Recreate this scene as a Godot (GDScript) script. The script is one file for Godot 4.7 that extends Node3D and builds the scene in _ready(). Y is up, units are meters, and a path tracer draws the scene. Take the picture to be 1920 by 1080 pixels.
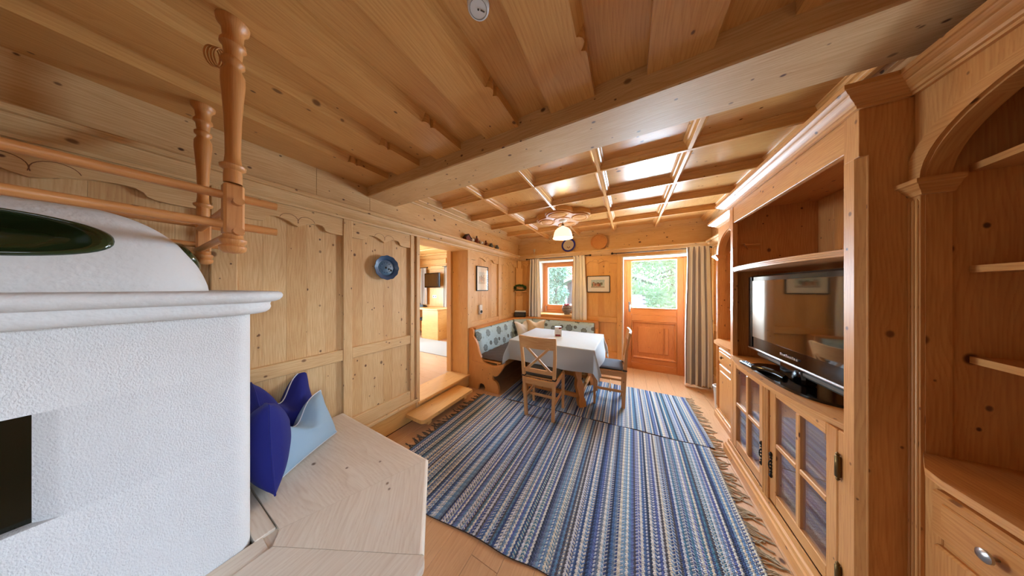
extends Node3D
# Alpine parlour: pine-panelled room with tiled stove, corner bench, wall unit and rag rugs.

var M := {}
var rng := RandomNumberGenerator.new()

# ------------------------------------------------------------------ mesh builder
class Mb:
	var v := PackedVector3Array()
	var n := PackedVector3Array()
	var t := PackedVector2Array()
	var c := PackedColorArray()
	var col := Color.WHITE
	var colored := false
	var xf := Transform3D.IDENTITY
	var g := Vector3.RIGHT      # grain axis, before xf
	var off := Vector2.ZERO     # texture offset of the piece
	var us := Vector2(0.5, 1.0) # texture repeats per metre
	func uvof(p: Vector3, nr: Vector3) -> Vector2:
		var a := g
		if absf(nr.dot(g)) > 0.9:
			a = Vector3(g.y, g.z, g.x)
		var b := nr.cross(a)
		b = b.normalized() if b.length() > 0.01 else Vector3.UP
		return off + Vector2(p.dot(a) * us.x, p.dot(b) * us.y)
	func put(p: Vector3, nr: Vector3, uv: Vector2) -> void:
		v.append(xf * p)
		n.append((xf.basis * nr).normalized())
		t.append(uv)
		if colored:
			c.append(col)
	func tri(p0: Vector3, p1: Vector3, p2: Vector3, n0: Vector3, n1: Vector3, n2: Vector3, u0: Vector2, u1: Vector2, u2: Vector2) -> void:
		var fn := (p1 - p0).cross(p2 - p0)
		if fn.length_squared() < 1e-16:
			return
		if fn.dot(n0 + n1 + n2) > 0.0:
			put(p0, n0, u0); put(p2, n2, u2); put(p1, n1, u1)
		else:
			put(p0, n0, u0); put(p1, n1, u1); put(p2, n2, u2)
	func flat(pts: Array, nr: Vector3) -> void:
		nr = nr.normalized()
		for i in range(1, pts.size() - 1):
			tri(pts[0], pts[i], pts[i + 1], nr, nr, nr, uvof(pts[0], nr), uvof(pts[i], nr), uvof(pts[i + 1], nr))
	func box(ctr: Vector3, s: Vector3, b := 0.002) -> void:
		var h := s * 0.5
		b = minf(b, minf(h.x, minf(h.y, h.z)) * 0.9)
		var ax := [Vector3.RIGHT, Vector3.UP, Vector3.BACK]
		for i in 3:
			for sg in [-1.0, 1.0]:
				var nr: Vector3 = ax[i] * sg
				var a: Vector3 = ax[(i + 1) % 3]
				var d: Vector3 = ax[(i + 2) % 3]
				var ha: float = absf(h.dot(a)) - b
				var hd: float = absf(h.dot(d)) - b
				var o: Vector3 = ctr + nr * absf(h.dot(ax[i]))
				flat([o - a * ha - d * hd, o + a * ha - d * hd, o + a * ha + d * hd, o - a * ha + d * hd], nr)
		if b < 0.0003:
			return
		for i in 3:   # edges parallel to axis i
			var a: Vector3 = ax[i]
			var p: Vector3 = ax[(i + 1) % 3]
			var q: Vector3 = ax[(i + 2) % 3]
			var ha: float = absf(h.dot(a)) - b
			var hp: float = absf(h.dot(p))
			var hq: float = absf(h.dot(q))
			for sp in [-1.0, 1.0]:
				for sq in [-1.0, 1.0]:
					var e1: Vector3 = ctr + p * sp * hp + q * sq * (hq - b)
					var e2: Vector3 = ctr + p * sp * (hp - b) + q * sq * hq
					flat([e1 - a * ha, e1 + a * ha, e2 + a * ha, e2 - a * ha], p * sp + q * sq)
		for sx in [-1.0, 1.0]:
			for sy in [-1.0, 1.0]:
				for sz in [-1.0, 1.0]:
					var k := Vector3(sx, sy, sz)
					var cn: Vector3 = ctr + h * k
					flat([cn - Vector3(0, b * sy, b * sz), cn - Vector3(b * sx, 0, b * sz), cn - Vector3(b * sx, b * sy, 0)], k)
	func lohi(lo: Vector3, hi: Vector3, b := 0.002) -> void:
		box((lo + hi) * 0.5, (hi - lo).abs(), b)
	# polygon in (ex, ey) extruded from o along ez by depth
	func prism(poly: PackedVector2Array, o: Vector3, ex: Vector3, ey: Vector3, ez: Vector3, depth: float, smooth_deg := 35.0) -> void:
		var idx := Geometry2D.triangulate_polygon(poly)
		var en := ez.normalized()
		for s in 2:
			var base: Vector3 = o + ez * (depth * s)
			var nr: Vector3 = en * (1.0 if s == 1 else -1.0)
			for i in range(0, idx.size(), 3):
				var p := []
				for k in 3:
					var q: Vector2 = poly[idx[i + k]]
					p.append(base + ex * q.x + ey * q.y)
				flat(p, nr)
		var m := poly.size()
		var area := 0.0
		for i in m:
			area += poly[i].cross(poly[(i + 1) % m])
		var sg := 1.0 if area > 0.0 else -1.0
		var en2 := PackedVector2Array()
		for i in m:
			var d := (poly[(i + 1) % m] - poly[i]).normalized()
			en2.append(Vector2(d.y, -d.x) * sg)
		var lim := cos(deg_to_rad(smooth_deg))
		for i in m:
			var j := (i + 1) % m
			var n0 := en2[i]
			var n1 := en2[i]
			var pr := en2[(i + m - 1) % m]
			var nx := en2[j]
			if n0.dot(pr) > lim:
				n0 = (n0 + pr).normalized()
			if n1.dot(nx) > lim:
				n1 = (n1 + nx).normalized()
			var fl: Vector3 = ex * en2[i].x + ey * en2[i].y
			var w0: Vector3 = ex * n0.x + ey * n0.y
			var w1: Vector3 = ex * n1.x + ey * n1.y
			var a: Vector3 = o + ex * poly[i].x + ey * poly[i].y
			var b: Vector3 = o + ex * poly[j].x + ey * poly[j].y
			var a2: Vector3 = a + ez * depth
			var b2: Vector3 = b + ez * depth
			tri(a, b, b2, w0, w1, w1, uvof(a, fl), uvof(b, fl), uvof(b2, fl))
			tri(a, b2, a2, w0, w1, w0, uvof(a, fl), uvof(b2, fl), uvof(a2, fl))
	# profile (radius, height) turned about local y through o
	func lathe(pf: PackedVector2Array, o: Vector3, seg := 24, smooth_deg := 50.0, ax := Vector3.UP, lobes := 0, amp := 0.0) -> void:
		var u := ax.normalized()
		var e1 := u.cross(Vector3.BACK if absf(u.z) < 0.9 else Vector3.RIGHT).normalized()
		var e2 := u.cross(e1)
		var m := pf.size() - 1
		var sn := PackedVector2Array()
		for i in m:
			var d := (pf[i + 1] - pf[i]).normalized()
			sn.append(Vector2(d.y, -d.x))
		var lim := cos(deg_to_rad(smooth_deg))
		for i in m:
			var n0 := sn[i]
			var n1 := sn[i]
			if i > 0 and sn[i].dot(sn[i - 1]) > lim:
				n0 = (sn[i] + sn[i - 1]).normalized()
			if i < m - 1 and sn[i].dot(sn[i + 1]) > lim:
				n1 = (sn[i] + sn[i + 1]).normalized()
			for k in seg:
				var a0 := TAU * k / seg
				var a1 := TAU * (k + 1) / seg
				var d0 := e1 * cos(a0) + e2 * sin(a0)
				var d1 := e1 * cos(a1) + e2 * sin(a1)
				var f0 := 1.0 + amp * cos(lobes * a0)
				var f1 := 1.0 + amp * cos(lobes * a1)
				var A := o + d0 * pf[i].x * f0 + u * pf[i].y
				var B := o + d1 * pf[i].x * f1 + u * pf[i].y
				var C := o + d1 * pf[i + 1].x * f1 + u * pf[i + 1].y
				var D := o + d0 * pf[i + 1].x * f0 + u * pf[i + 1].y
				var nA := d0 * n0.x + u * n0.y
				var nB := d1 * n0.x + u * n0.y
				var nC := d1 * n1.x + u * n1.y
				var nD := d0 * n1.x + u * n1.y
				var r := 0.03
				var ua := off + Vector2(pf[i].y * us.x, a0 * r * us.y)
				var ub := off + Vector2(pf[i].y * us.x, a1 * r * us.y)
				var uc := off + Vector2(pf[i + 1].y * us.x, a1 * r * us.y)
				var ud := off + Vector2(pf[i + 1].y * us.x, a0 * r * us.y)
				tri(A, B, C, nA, nB, nC, ua, ub, uc)
				tri(A, C, D, nA, nC, nD, ua, uc, ud)
	func tube(p: PackedVector3Array, r: float, seg := 8, r1 := -1.0, caps := true) -> void:
		if r1 < 0.0:
			r1 = r
		var m := p.size()
		var prev := Vector3.ZERO
		var rings := []
		var len := 0.0
		var lens := []
		for i in m:
			var d: Vector3
			if i == 0:
				d = p[1] - p[0]
			elif i == m - 1:
				d = p[i] - p[i - 1]
			else:
				d = (p[i + 1] - p[i]).normalized() + (p[i] - p[i - 1]).normalized()
			d = d.normalized()
			if i > 0:
				len += p[i].distance_to(p[i - 1])
			lens.append(len)
			var e1: Vector3
			if prev == Vector3.ZERO:
				e1 = d.cross(Vector3.UP if absf(d.y) < 0.9 else Vector3.RIGHT).normalized()
			else:
				e1 = (prev - d * prev.dot(d)).normalized()
			prev = e1
			var e2 := d.cross(e1)
			var rr := lerpf(r, r1, float(i) / maxf(1, m - 1))
			var ring := []
			for k in seg + 1:
				var a := TAU * k / seg
				ring.append([p[i] + (e1 * cos(a) + e2 * sin(a)) * rr, e1 * cos(a) + e2 * sin(a)])
			rings.append(ring)
			if caps and (i == 0 or i == m - 1):
				var cn := -d if i == 0 else d
				for k in seg:
					tri(p[i], ring[k][0], ring[k + 1][0], cn, cn, cn, off, off + Vector2(0.002, 0.004), off + Vector2(0.004, 0.0))
		for i in m - 1:
			for k in seg:
				var a = rings[i][k]
				var b = rings[i][k + 1]
				var cc = rings[i + 1][k + 1]
				var dd = rings[i + 1][k]
				var v0 := float(k) / seg * TAU * r * us.y
				var v1 := float(k + 1) / seg * TAU * r * us.y
				var w0: float = lens[i] * us.x
				var w1: float = lens[i + 1] * us.x
				tri(a[0], b[0], cc[0], a[1], b[1], cc[1], off + Vector2(w0, v0), off + Vector2(w0, v1), off + Vector2(w1, v1))
				tri(a[0], cc[0], dd[0], a[1], cc[1], dd[1], off + Vector2(w0, v0), off + Vector2(w1, v1), off + Vector2(w1, v0))
	# grid of points (rows of PackedVector3Array); uv given per metre or 0..1 * uvs
	func sheet(rows: Array, uvs: Vector2, closed_u := false, flip := false, skip: Variant = null) -> void:
		var R := rows.size()
		var K: int = rows[0].size()
		var nn := []
		for i in R:
			var line := PackedVector3Array()
			for k in K:
				var kp := k + 1
				var km := k - 1
				if closed_u:
					kp = (k + 1) % (K - 1) if k >= K - 1 else k + 1
					km = K - 2 if k == 0 else k - 1
					if k == K - 1:
						kp = 1
				kp = mini(kp, K - 1)
				km = maxi(km, 0)
				var du: Vector3 = rows[i][kp] - rows[i][km]
				var dv: Vector3 = rows[mini(i + 1, R - 1)][k] - rows[maxi(i - 1, 0)][k]
				var nr := du.cross(dv)
				nr = nr.normalized() if nr.length() > 1e-12 else Vector3.UP
				line.append(-nr if flip else nr)
			nn.append(line)
		for i in R - 1:
			for k in K - 1:
				if skip != null and skip.call((rows[i][k] + rows[i + 1][k + 1]) * 0.5):
					continue
				var u0 := off + Vector2(float(k) / (K - 1), float(i) / (R - 1)) * uvs
				var u1 := off + Vector2(float(k + 1) / (K - 1), float(i) / (R - 1)) * uvs
				var u2 := off + Vector2(float(k + 1) / (K - 1), float(i + 1) / (R - 1)) * uvs
				var u3 := off + Vector2(float(k) / (K - 1), float(i + 1) / (R - 1)) * uvs
				tri(rows[i][k], rows[i][k + 1], rows[i + 1][k + 1], nn[i][k], nn[i][k + 1], nn[i + 1][k + 1], u0, u1, u2)
				tri(rows[i][k], rows[i + 1][k + 1], rows[i + 1][k], nn[i][k], nn[i + 1][k + 1], nn[i + 1][k], u0, u2, u3)
	# profile (out, y) swept along a path in the floor plane (x, z), mitred; outward is to the right of travel
	func sweep(pf: PackedVector2Array, path: PackedVector2Array, closed := false, side := 1.0, smooth_deg := 30.0) -> void:
		var m := path.size()
		var dirs := []
		for i in (m if closed else m - 1):
			dirs.append((path[(i + 1) % m] - path[i]).normalized())
		var mit := []
		for i in m:
			var d0: Vector2 = dirs[i - 1] if (i > 0 or closed) else dirs[0]
			if i == 0 and closed:
				d0 = dirs[m - 1]
			var d1: Vector2 = dirs[i] if i < dirs.size() else dirs[dirs.size() - 1]
			var n0 := Vector2(-d0.y, d0.x) * side
			var n1 := Vector2(-d1.y, d1.x) * side
			var b := (n0 + n1).normalized()
			mit.append(b / maxf(0.3, b.dot(n0)))
		var P := pf.size() - 1
		var sn := PackedVector2Array()
		for i in P:
			var d := (pf[i + 1] - pf[i]).normalized()
			sn.append(Vector2(d.y, -d.x))
		var lim := cos(deg_to_rad(smooth_deg))
		var run := 0.0
		for s in dirs.size():
			var a := path[s]
			var bq := path[(s + 1) % m]
			var ln := a.distance_to(bq)
			var d1: Vector2 = dirs[s]
			var o2 := Vector2(-d1.y, d1.x) * side
			var nA := o2
			var nB := o2
			var sp := s - 1
			if sp < 0 and closed:
				sp = dirs.size() - 1
			if sp >= 0 and dirs[sp].dot(d1) > 0.75:
				var q: Vector2 = dirs[sp]
				nA = (o2 + Vector2(-q.y, q.x) * side).normalized()
			var sx := s + 1
			if sx >= dirs.size():
				sx = 0 if closed else -1
			if sx >= 0 and dirs[sx].dot(d1) > 0.75:
				var q: Vector2 = dirs[sx]
				nB = (o2 + Vector2(-q.y, q.x) * side).normalized()
			var acc := 0.0
			for i in P:
				var n0 := sn[i]
				var n1 := sn[i]
				if i > 0 and sn[i].dot(sn[i - 1]) > lim:
					n0 = (sn[i] + sn[i - 1]).normalized()
				if i < P - 1 and sn[i].dot(sn[i + 1]) > lim:
					n1 = (sn[i] + sn[i + 1]).normalized()
				var mA: Vector2 = mit[s]
				var mB: Vector2 = mit[(s + 1) % m]
				var A := Vector3(a.x + mA.x * pf[i].x, pf[i].y, a.y + mA.y * pf[i].x)
				var B := Vector3(bq.x + mB.x * pf[i].x, pf[i].y, bq.y + mB.y * pf[i].x)
				var C := Vector3(bq.x + mB.x * pf[i + 1].x, pf[i + 1].y, bq.y + mB.y * pf[i + 1].x)
				var D := Vector3(a.x + mA.x * pf[i + 1].x, pf[i + 1].y, a.y + mA.y * pf[i + 1].x)
				var w := pf[i].distance_to(pf[i + 1])
				var u0 := run * us.x
				var u1 := (run + ln) * us.x
				var v0 := acc * us.y
				var v1 := (acc + w) * us.y
				var a0 := Vector3(nA.x * n0.x, n0.y, nA.y * n0.x)
				var b0 := Vector3(nB.x * n0.x, n0.y, nB.y * n0.x)
				var b1 := Vector3(nB.x * n1.x, n1.y, nB.y * n1.x)
				var a1 := Vector3(nA.x * n1.x, n1.y, nA.y * n1.x)
				tri(A, B, C, a0, b0, b1, off + Vector2(u0, v0), off + Vector2(u1, v0), off + Vector2(u1, v1))
				tri(A, C, D, a0, b1, a1, off + Vector2(u0, v0), off + Vector2(u1, v1), off + Vector2(u0, v1))
				acc += w
			run += ln
		if not closed:
			for e in [0, m - 1]:
				var q: Vector2 = path[e]
				var mm: Vector2 = mit[e]
				var dd: Vector2 = dirs[0] * -1.0 if e == 0 else dirs[dirs.size() - 1]
				var idx := Geometry2D.triangulate_polygon(pf)
				for i in range(0, idx.size(), 3):
					var p := []
					for k in 3:
						var w := pf[idx[i + k]]
						p.append(Vector3(q.x + mm.x * w.x, w.y, q.y + mm.y * w.x))
					flat(p, Vector3(dd.x, 0, dd.y))
	func mesh() -> ArrayMesh:
		var a := []
		a.resize(Mesh.ARRAY_MAX)
		a[Mesh.ARRAY_VERTEX] = v
		a[Mesh.ARRAY_NORMAL] = n
		a[Mesh.ARRAY_TEX_UV] = t
		if colored:
			a[Mesh.ARRAY_COLOR] = c
		var m := ArrayMesh.new()
		m.add_surface_from_arrays(Mesh.PRIMITIVE_TRIANGLES, a)
		return m

# ------------------------------------------------------------------ object helpers
func mb(grain := Vector3.RIGHT) -> Mb:
	var b := Mb.new()
	b.g = grain
	b.off = Vector2(rng.randf(), rng.randf_range(0.0, 1.0))
	return b

func obj(called: String, b: Mb, m: Material, parent: Node = null) -> MeshInstance3D:
	var o := MeshInstance3D.new()
	o.name = called
	o.mesh = b.mesh()
	o.material_override = null
	o.mesh.surface_set_material(0, m)
	o.cast_shadow = GeometryInstance3D.SHADOW_CASTING_SETTING_ON
	(parent if parent else self).add_child(o, true)
	return o

var taken := {}
func numbered(called: String) -> String:
	if not taken.has(called):
		taken[called] = 0
		return called
	taken[called] += 1
	return "%s_%03d" % [called, taken[called]]

func tag(o: Node, label: String, category: String, group := "", kind := "") -> Node:
	o.set_meta("label", label)
	o.set_meta("category", category)
	if group:
		o.set_meta("group", group)
	if kind:
		o.set_meta("kind", kind)
	return o

func thing(called: String, label: String, category: String, at := Vector3.ZERO, turn := 0.0, group := "", kind := "") -> Node3D:
	var o := Node3D.new()
	o.name = numbered(called)
	add_child(o)
	o.position = at
	o.rotation.y = turn
	tag(o, label, category, group, kind)
	return o

func struct(called: String, label: String, category: String) -> Node3D:
	return thing(called, label, category, Vector3.ZERO, 0.0, "", "structure")

func dup(o: Node3D, label: String, at: Vector3, turn := 0.0) -> Node3D:
	var r: Node3D = o.duplicate()
	var base := String(o.name)
	var us := base.rfind("_")
	if us > 0 and base.substr(us + 1).is_valid_int():
		base = base.substr(0, us)
	r.name = numbered(base)
	add_child(r)
	r.position = at
	r.rotation.y = turn
	r.set_meta("label", label)
	return r

# a plain board as a part
func board(called: String, lo: Vector3, hi: Vector3, grain: Vector3, m: Material, parent: Node, bevel := 0.002) -> MeshInstance3D:
	var b := mb(grain)
	b.lohi(lo, hi, bevel)
	return obj(called, b, m, parent)

func pv(a: Array) -> PackedVector2Array:
	var r := PackedVector2Array()
	for i in range(0, a.size(), 2):
		r.append(Vector2(a[i], a[i + 1]))
	return r

# ------------------------------------------------------------------ textures
func pine_image(w: int, h: int, sd: int, pale: Color, dark: Color, knots: int, rings: int) -> Image:
	var r := RandomNumberGenerator.new()
	r.seed = sd
	var fn := FastNoiseLite.new()
	fn.seed = sd
	fn.noise_type = FastNoiseLite.TYPE_SIMPLEX_SMOOTH
	fn.frequency = 1.0
	fn.fractal_octaves = 2
	var fine := FastNoiseLite.new()
	fine.seed = sd + 7
	fine.noise_type = FastNoiseLite.TYPE_SIMPLEX
	fine.frequency = 1.0
	fine.fractal_octaves = 1
	var warp := PackedFloat32Array()
	warp.resize(w * h)
	var dk := PackedFloat32Array()
	dk.resize(w * h)
	# knots: own darkness and bent grain, patch by patch
	var aspect := float(w) / h   # texture is 2 m by 1 m at 2:1, so one pixel is square
	for k in knots:
		var cx := r.randi_range(0, w - 1)
		var cy := r.randi_range(0, h - 1)
		var rad := r.randf_range(1.5, 3.8) * h / 512.0
		if r.randf() < 0.15:
			rad *= 1.9
		var reach := int(rad * 9.0)
		var ry := int(rad * 5.0)
		var strength := r.randf_range(0.45, 0.95)
		for dx in range(-reach, reach + 1):
			for dy in range(-ry, ry + 1):
				var e := Vector2(dx / (rad * 1.35), dy / rad).length()
				var x := posmod(cx + dx, w)
				var y := posmod(cy + dy, h)
				var i := y * w + x
				if e < 1.25:
					dk[i] = maxf(dk[i], strength * (1.0 - smoothstep(0.55, 1.25, e)))
				var bend := exp(-pow(dx / (rad * 3.2), 2.0) - pow(dy / (rad * 1.9), 2.0))
				warp[i] += (1.0 if dy > 0 else -1.0) * bend * minf(absf(dy) / rad, 1.0) * -0.8
	var data := PackedByteArray()
	data.resize(w * h * 3)
	var ca := PackedFloat32Array()
	var sa := PackedFloat32Array()
	for x in w:
		ca.append(cos(TAU * x / w))
		sa.append(sin(TAU * x / w))
	for y in h:
		var vv := float(y) / h
		var cross := smoothstep(0.85, 1.0, vv)
		var band := 0.0
		for x in w:
			var i := y * w + x
			var nz := fn.get_noise_3d(ca[x] * 0.5, sa[x] * 0.5, vv * 7.0)
			var fz := fine.get_noise_3d(ca[x] * 2.2, sa[x] * 2.2, vv * 150.0)
			if cross > 0.0:
				nz = lerpf(nz, fn.get_noise_3d(ca[x] * 0.5, sa[x] * 0.5, (vv - 1.0) * 7.0), cross)
				fz = lerpf(fz, fine.get_noise_3d(ca[x] * 2.2, sa[x] * 2.2, (vv - 1.0) * 150.0), cross)
			var ph := vv * rings + nz * 2.4 + warp[i]
			var f := ph - floorf(ph)
			var late := pow(f, 3.0) * (1.0 - smoothstep(0.93, 1.0, f))
			band = clampf(0.42 * late + 0.42 * (nz * 0.5 + 0.5) + 0.22 * fz, 0.0, 1.0)
			var c := pale.lerp(dark, band * 0.8)
			var d := dk[i]
			c = c.lerp(Color(0.23, 0.105, 0.045), d * 0.85)
			data[i * 3] = int(clampf(c.r, 0, 1) * 255)
			data[i * 3 + 1] = int(clampf(c.g, 0, 1) * 255)
			data[i * 3 + 2] = int(clampf(c.b, 0, 1) * 255)
	var im := Image.create_from_data(w, h, false, Image.FORMAT_RGB8, data)
	return im

func tex(im: Image) -> ImageTexture:
	return ImageTexture.create_from_image(im)

func wood(name_: String, tint: Color, t: Texture2D, rough := 0.42, spec := 0.5) -> StandardMaterial3D:
	var m := StandardMaterial3D.new()
	m.resource_name = name_
	m.albedo_texture = t
	m.albedo_color = tint
	m.roughness = rough
	m.metallic_specular = spec
	return m

func plain(name_: String, colr: Color, rough := 0.6, metal := 0.0) -> StandardMaterial3D:
	var m := StandardMaterial3D.new()
	m.resource_name = name_
	m.albedo_color = colr
	m.roughness = rough
	m.metallic = metal
	return m

func noise_tex(freq: float, octv: int, sd: int, size := 512, nm := false, bump := 4.0, typ := FastNoiseLite.TYPE_SIMPLEX) -> NoiseTexture2D:
	var f := FastNoiseLite.new()
	f.noise_type = typ
	f.frequency = freq
	f.fractal_octaves = octv
	f.seed = sd
	var t := NoiseTexture2D.new()
	t.width = size
	t.height = size
	t.seamless = true
	t.noise = f
	t.as_normal_map = nm
	t.bump_strength = bump
	return t

func rug_images(sd: int) -> Array:
	# across x: 2048 px for 2.56 m, so one woven row (1 cm) is 8 px; along z: 64 px for 8 cm
	var r := RandomNumberGenerator.new()
	r.seed = sd
	var w := 2048
	var h := 64
	var blues := [Color(0.30, 0.43, 0.64), Color(0.44, 0.59, 0.75), Color(0.23, 0.31, 0.50), Color(0.52, 0.65, 0.76), Color(0.39, 0.44, 0.68), Color(0.47, 0.52, 0.60), Color(0.34, 0.52, 0.62)]
	var lights := [Color(0.93, 0.91, 0.87), Color(0.88, 0.88, 0.90), Color(0.92, 0.88, 0.80)]
	var darks := [Color(0.18, 0.21, 0.30), Color(0.33, 0.31, 0.33), Color(0.26, 0.30, 0.43)]
	var rows := []      # [first strip, second strip] of every woven row, 1.25 cm each
	var order := "LBBDSSLBSDLSSBLDBBLSSSDBLBSSLDBSBLSSDBBSLSB"
	var at := r.randi() % order.length()
	while rows.size() < 210:
		var ch := order[at % order.length()]
		at += 1 if r.randf() < 0.85 else r.randi_range(2, 9)
		var b: Color = blues[r.randi() % blues.size()]
		var l: Color = lights[r.randi() % 3]
		match ch:
			"L":
				rows.append([l, l.darkened(0.06)])
			"B":
				rows.append([b, b.lerp(blues[r.randi() % blues.size()], 0.4)])
			"D":
				var d: Color = darks[r.randi() % 3]
				rows.append([d, d.lerp(b, 0.35)])
			_:
				rows.append([b, l.lerp(b, 0.2)] if r.randf() < 0.5 else [l.lerp(b, 0.12), b])
	var cd := PackedByteArray()
	cd.resize(w * h * 3)
	var hd := PackedByteArray()
	hd.resize(w * h)
	for y in h:
		# rows interlock in a zigzag, four stitches to the tile
		var saw := absf(fposmod(y / 16.0, 1.0) * 2.0 - 1.0) * 2.0 - 1.0
		for x in w:
			var xx := fposmod(x + saw * 2.6, float(w))
			var row := mini(int(xx / 10.0), rows.size() - 1)
			var inrow := fposmod(xx, 10.0) / 10.0
			var two = rows[row]
			var ph := fposmod(y / 16.0 + (0.0 if row % 2 == 0 else 0.5) + (inrow - 0.5) * (0.6 if row % 2 == 0 else -0.6), 1.0)
			var over := ph < 0.5
			var q := ph * 2.0 if over else ph * 2.0 - 1.0
			var bump := pow(sin(q * PI), 0.7) * pow(sin(inrow * PI), 0.7)
			var c: Color = two[0] if over else two[1]
			var j := 0.94 + 0.08 * sin(row * 12.9 + floorf(y / 8.0) * 4.7 + (1.0 if over else 0.0))
			c = c * j
			var i := y * w + x
			cd[i * 3] = int(clampf(c.r, 0, 1) * 255)
			cd[i * 3 + 1] = int(clampf(c.g, 0, 1) * 255)
			cd[i * 3 + 2] = int(clampf(c.b, 0, 1) * 255)
			hd[i] = int((0.1 + 0.9 * bump) * 255)
	return [Image.create_from_data(w, h, false, Image.FORMAT_RGB8, cd), Image.create_from_data(w, h, false, Image.FORMAT_L8, hd)]

func floral_image() -> Image:
	# woven upholstery print: dark outlined blossoms with leaves on a pale ground
	var w := 512
	var r := RandomNumberGenerator.new()
	r.seed = 31
	var im := Image.create(w, w, false, Image.FORMAT_RGB8)
	var ground := Color(0.68, 0.79, 0.84)
	im.fill(ground)
	var ink := Color(0.28, 0.27, 0.28)
	var soft := Color(0.53, 0.62, 0.66)
	var spots := [[90, 100, 58, 0], [330, 70, 46, 1], [220, 250, 64, 0], [440, 260, 50, 1], [70, 380, 50, 1], [340, 430, 60, 0], [180, 460, 34, 1], [480, 440, 36, 0], [470, 110, 30, 0], [190, 120, 26, 1]]
	for s in spots:
		var cx: int = s[0]
		var cy: int = s[1]
		var rad: float = s[2]
		for dx in range(-int(rad) - 6, int(rad) + 7):
			for dy in range(-int(rad) - 6, int(rad) + 7):
				var d := Vector2(dx, dy)
				var a := d.angle()
				var q := d.length() / rad
				var petal := 0.78 + 0.2 * absf(sin(a * 3.5 + s[3]))
				var c := Color(0, 0, 0, 0)
				if q < petal:
					c = soft if s[3] == 0 else ground.lerp(soft, 0.5)
					for ring in [0.25, 0.5, 0.75, 1.0]:
						var rr: float = ring * (0.78 + 0.2 * absf(sin(a * 3.5 + s[3] + ring * 2.0)))
						if absf(q - rr) < 2.2 / rad:
							c = ink
				if absf(q - petal) < 3.0 / rad:
					c = ink
				if c.a > 0.0:
					im.set_pixel(posmod(cx + dx, w), posmod(cy + dy, w), c)
	for k in 26:      # small leaves between the blossoms
		var p := Vector2(r.randf() * w, r.randf() * w)
		var ang := r.randf() * TAU
		for i in 26:
			var q := i / 25.0
			var c2 := p + Vector2(cos(ang), sin(ang)) * q * 30.0
			var wd := sin(q * PI) * 6.0
			for e in [-1.0, 1.0]:
				var at: Vector2 = c2 + Vector2(-sin(ang), cos(ang)) * wd * e
				for o in [Vector2.ZERO, Vector2(1, 0), Vector2(0, 1)]:
					im.set_pixel(posmod(int(at.x + o.x), w), posmod(int(at.y + o.y), w), Color(0.42, 0.43, 0.43))
	return im

func stripe_image(cols: Array) -> Image:
	# vertical stripes: [colour, width in px, ...]
	var w := 0
	for i in range(1, cols.size(), 2):
		w += cols[i]
	var im := Image.create(w, 8, false, Image.FORMAT_RGB8)
	var x := 0
	for i in range(0, cols.size(), 2):
		im.fill_rect(Rect2i(x, 0, cols[i + 1], 8), cols[i])
		x += cols[i + 1]
	return im

func town_image(sd: int, w: int, h: int) -> Image:
	# an invented watercolour of houses by water
	var r := RandomNumberGenerator.new()
	r.seed = sd
	var im := Image.create(w, h, false, Image.FORMAT_RGB8)
	im.fill(Color(0.93, 0.92, 0.90))
	var iw := int(w * 0.60)
	var ih := int(h * 0.50)
	var ox := int(w * 0.18)
	var oy := int(h * 0.23)
	for y in ih:
		for x in iw:
			var sky := Color(0.62, 0.74, 0.78).lerp(Color(0.83, 0.84, 0.78), float(y) / ih)
			sky = sky.lerp(Color(0.93, 0.92, 0.90), 0.25 * absf(sin(x * 0.11 + y * 0.07)))
			im.set_pixel(ox + x, oy + y, sky)
	var cols := [Color(0.80, 0.47, 0.30), Color(0.86, 0.70, 0.50), Color(0.55, 0.33, 0.27), Color(0.35, 0.45, 0.50), Color(0.75, 0.58, 0.48), Color(0.40, 0.52, 0.42)]
	for k in 16:
		var bw := r.randi_range(iw / 12, iw / 6)
		var bh := r.randi_range(ih / 4, ih / 2)
		var bx := ox + r.randi_range(0, iw - bw - 1)
		var by := oy + ih - bh - r.randi_range(ih / 8, ih / 3)
		var c: Color = cols[r.randi() % cols.size()]
		im.fill_rect(Rect2i(bx, maxi(by, oy), bw, bh), c)
		im.fill_rect(Rect2i(bx, maxi(by, oy), bw, maxi(2, bh / 5)), c.darkened(0.35))
		for q in 3:
			im.fill_rect(Rect2i(bx + bw * (q * 2 + 1) / 7, maxi(by, oy) + bh / 2, maxi(1, bw / 9), maxi(2, bh / 6)), Color(0.25, 0.25, 0.3))
	for y in range(int(ih * 0.82), ih):
		for x in iw:
			im.set_pixel(ox + x, oy + y, Color(0.55, 0.68, 0.70).lerp(Color(0.75, 0.55, 0.42), 0.5 + 0.5 * sin(x * 0.35 + y * 1.3)))
	return im

func knit_image() -> Image:
	var im := Image.create(64, 64, false, Image.FORMAT_L8)
	for y in 64:
		for x in 64:
			var k := 0.5 + 0.25 * sin(x * TAU / 8.0 + (PI if (y / 4) % 2 == 0 else 0.0)) + 0.25 * sin(y * TAU / 8.0)
			im.set_pixel(x, y, Color(k, k, k))
	return im

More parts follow.
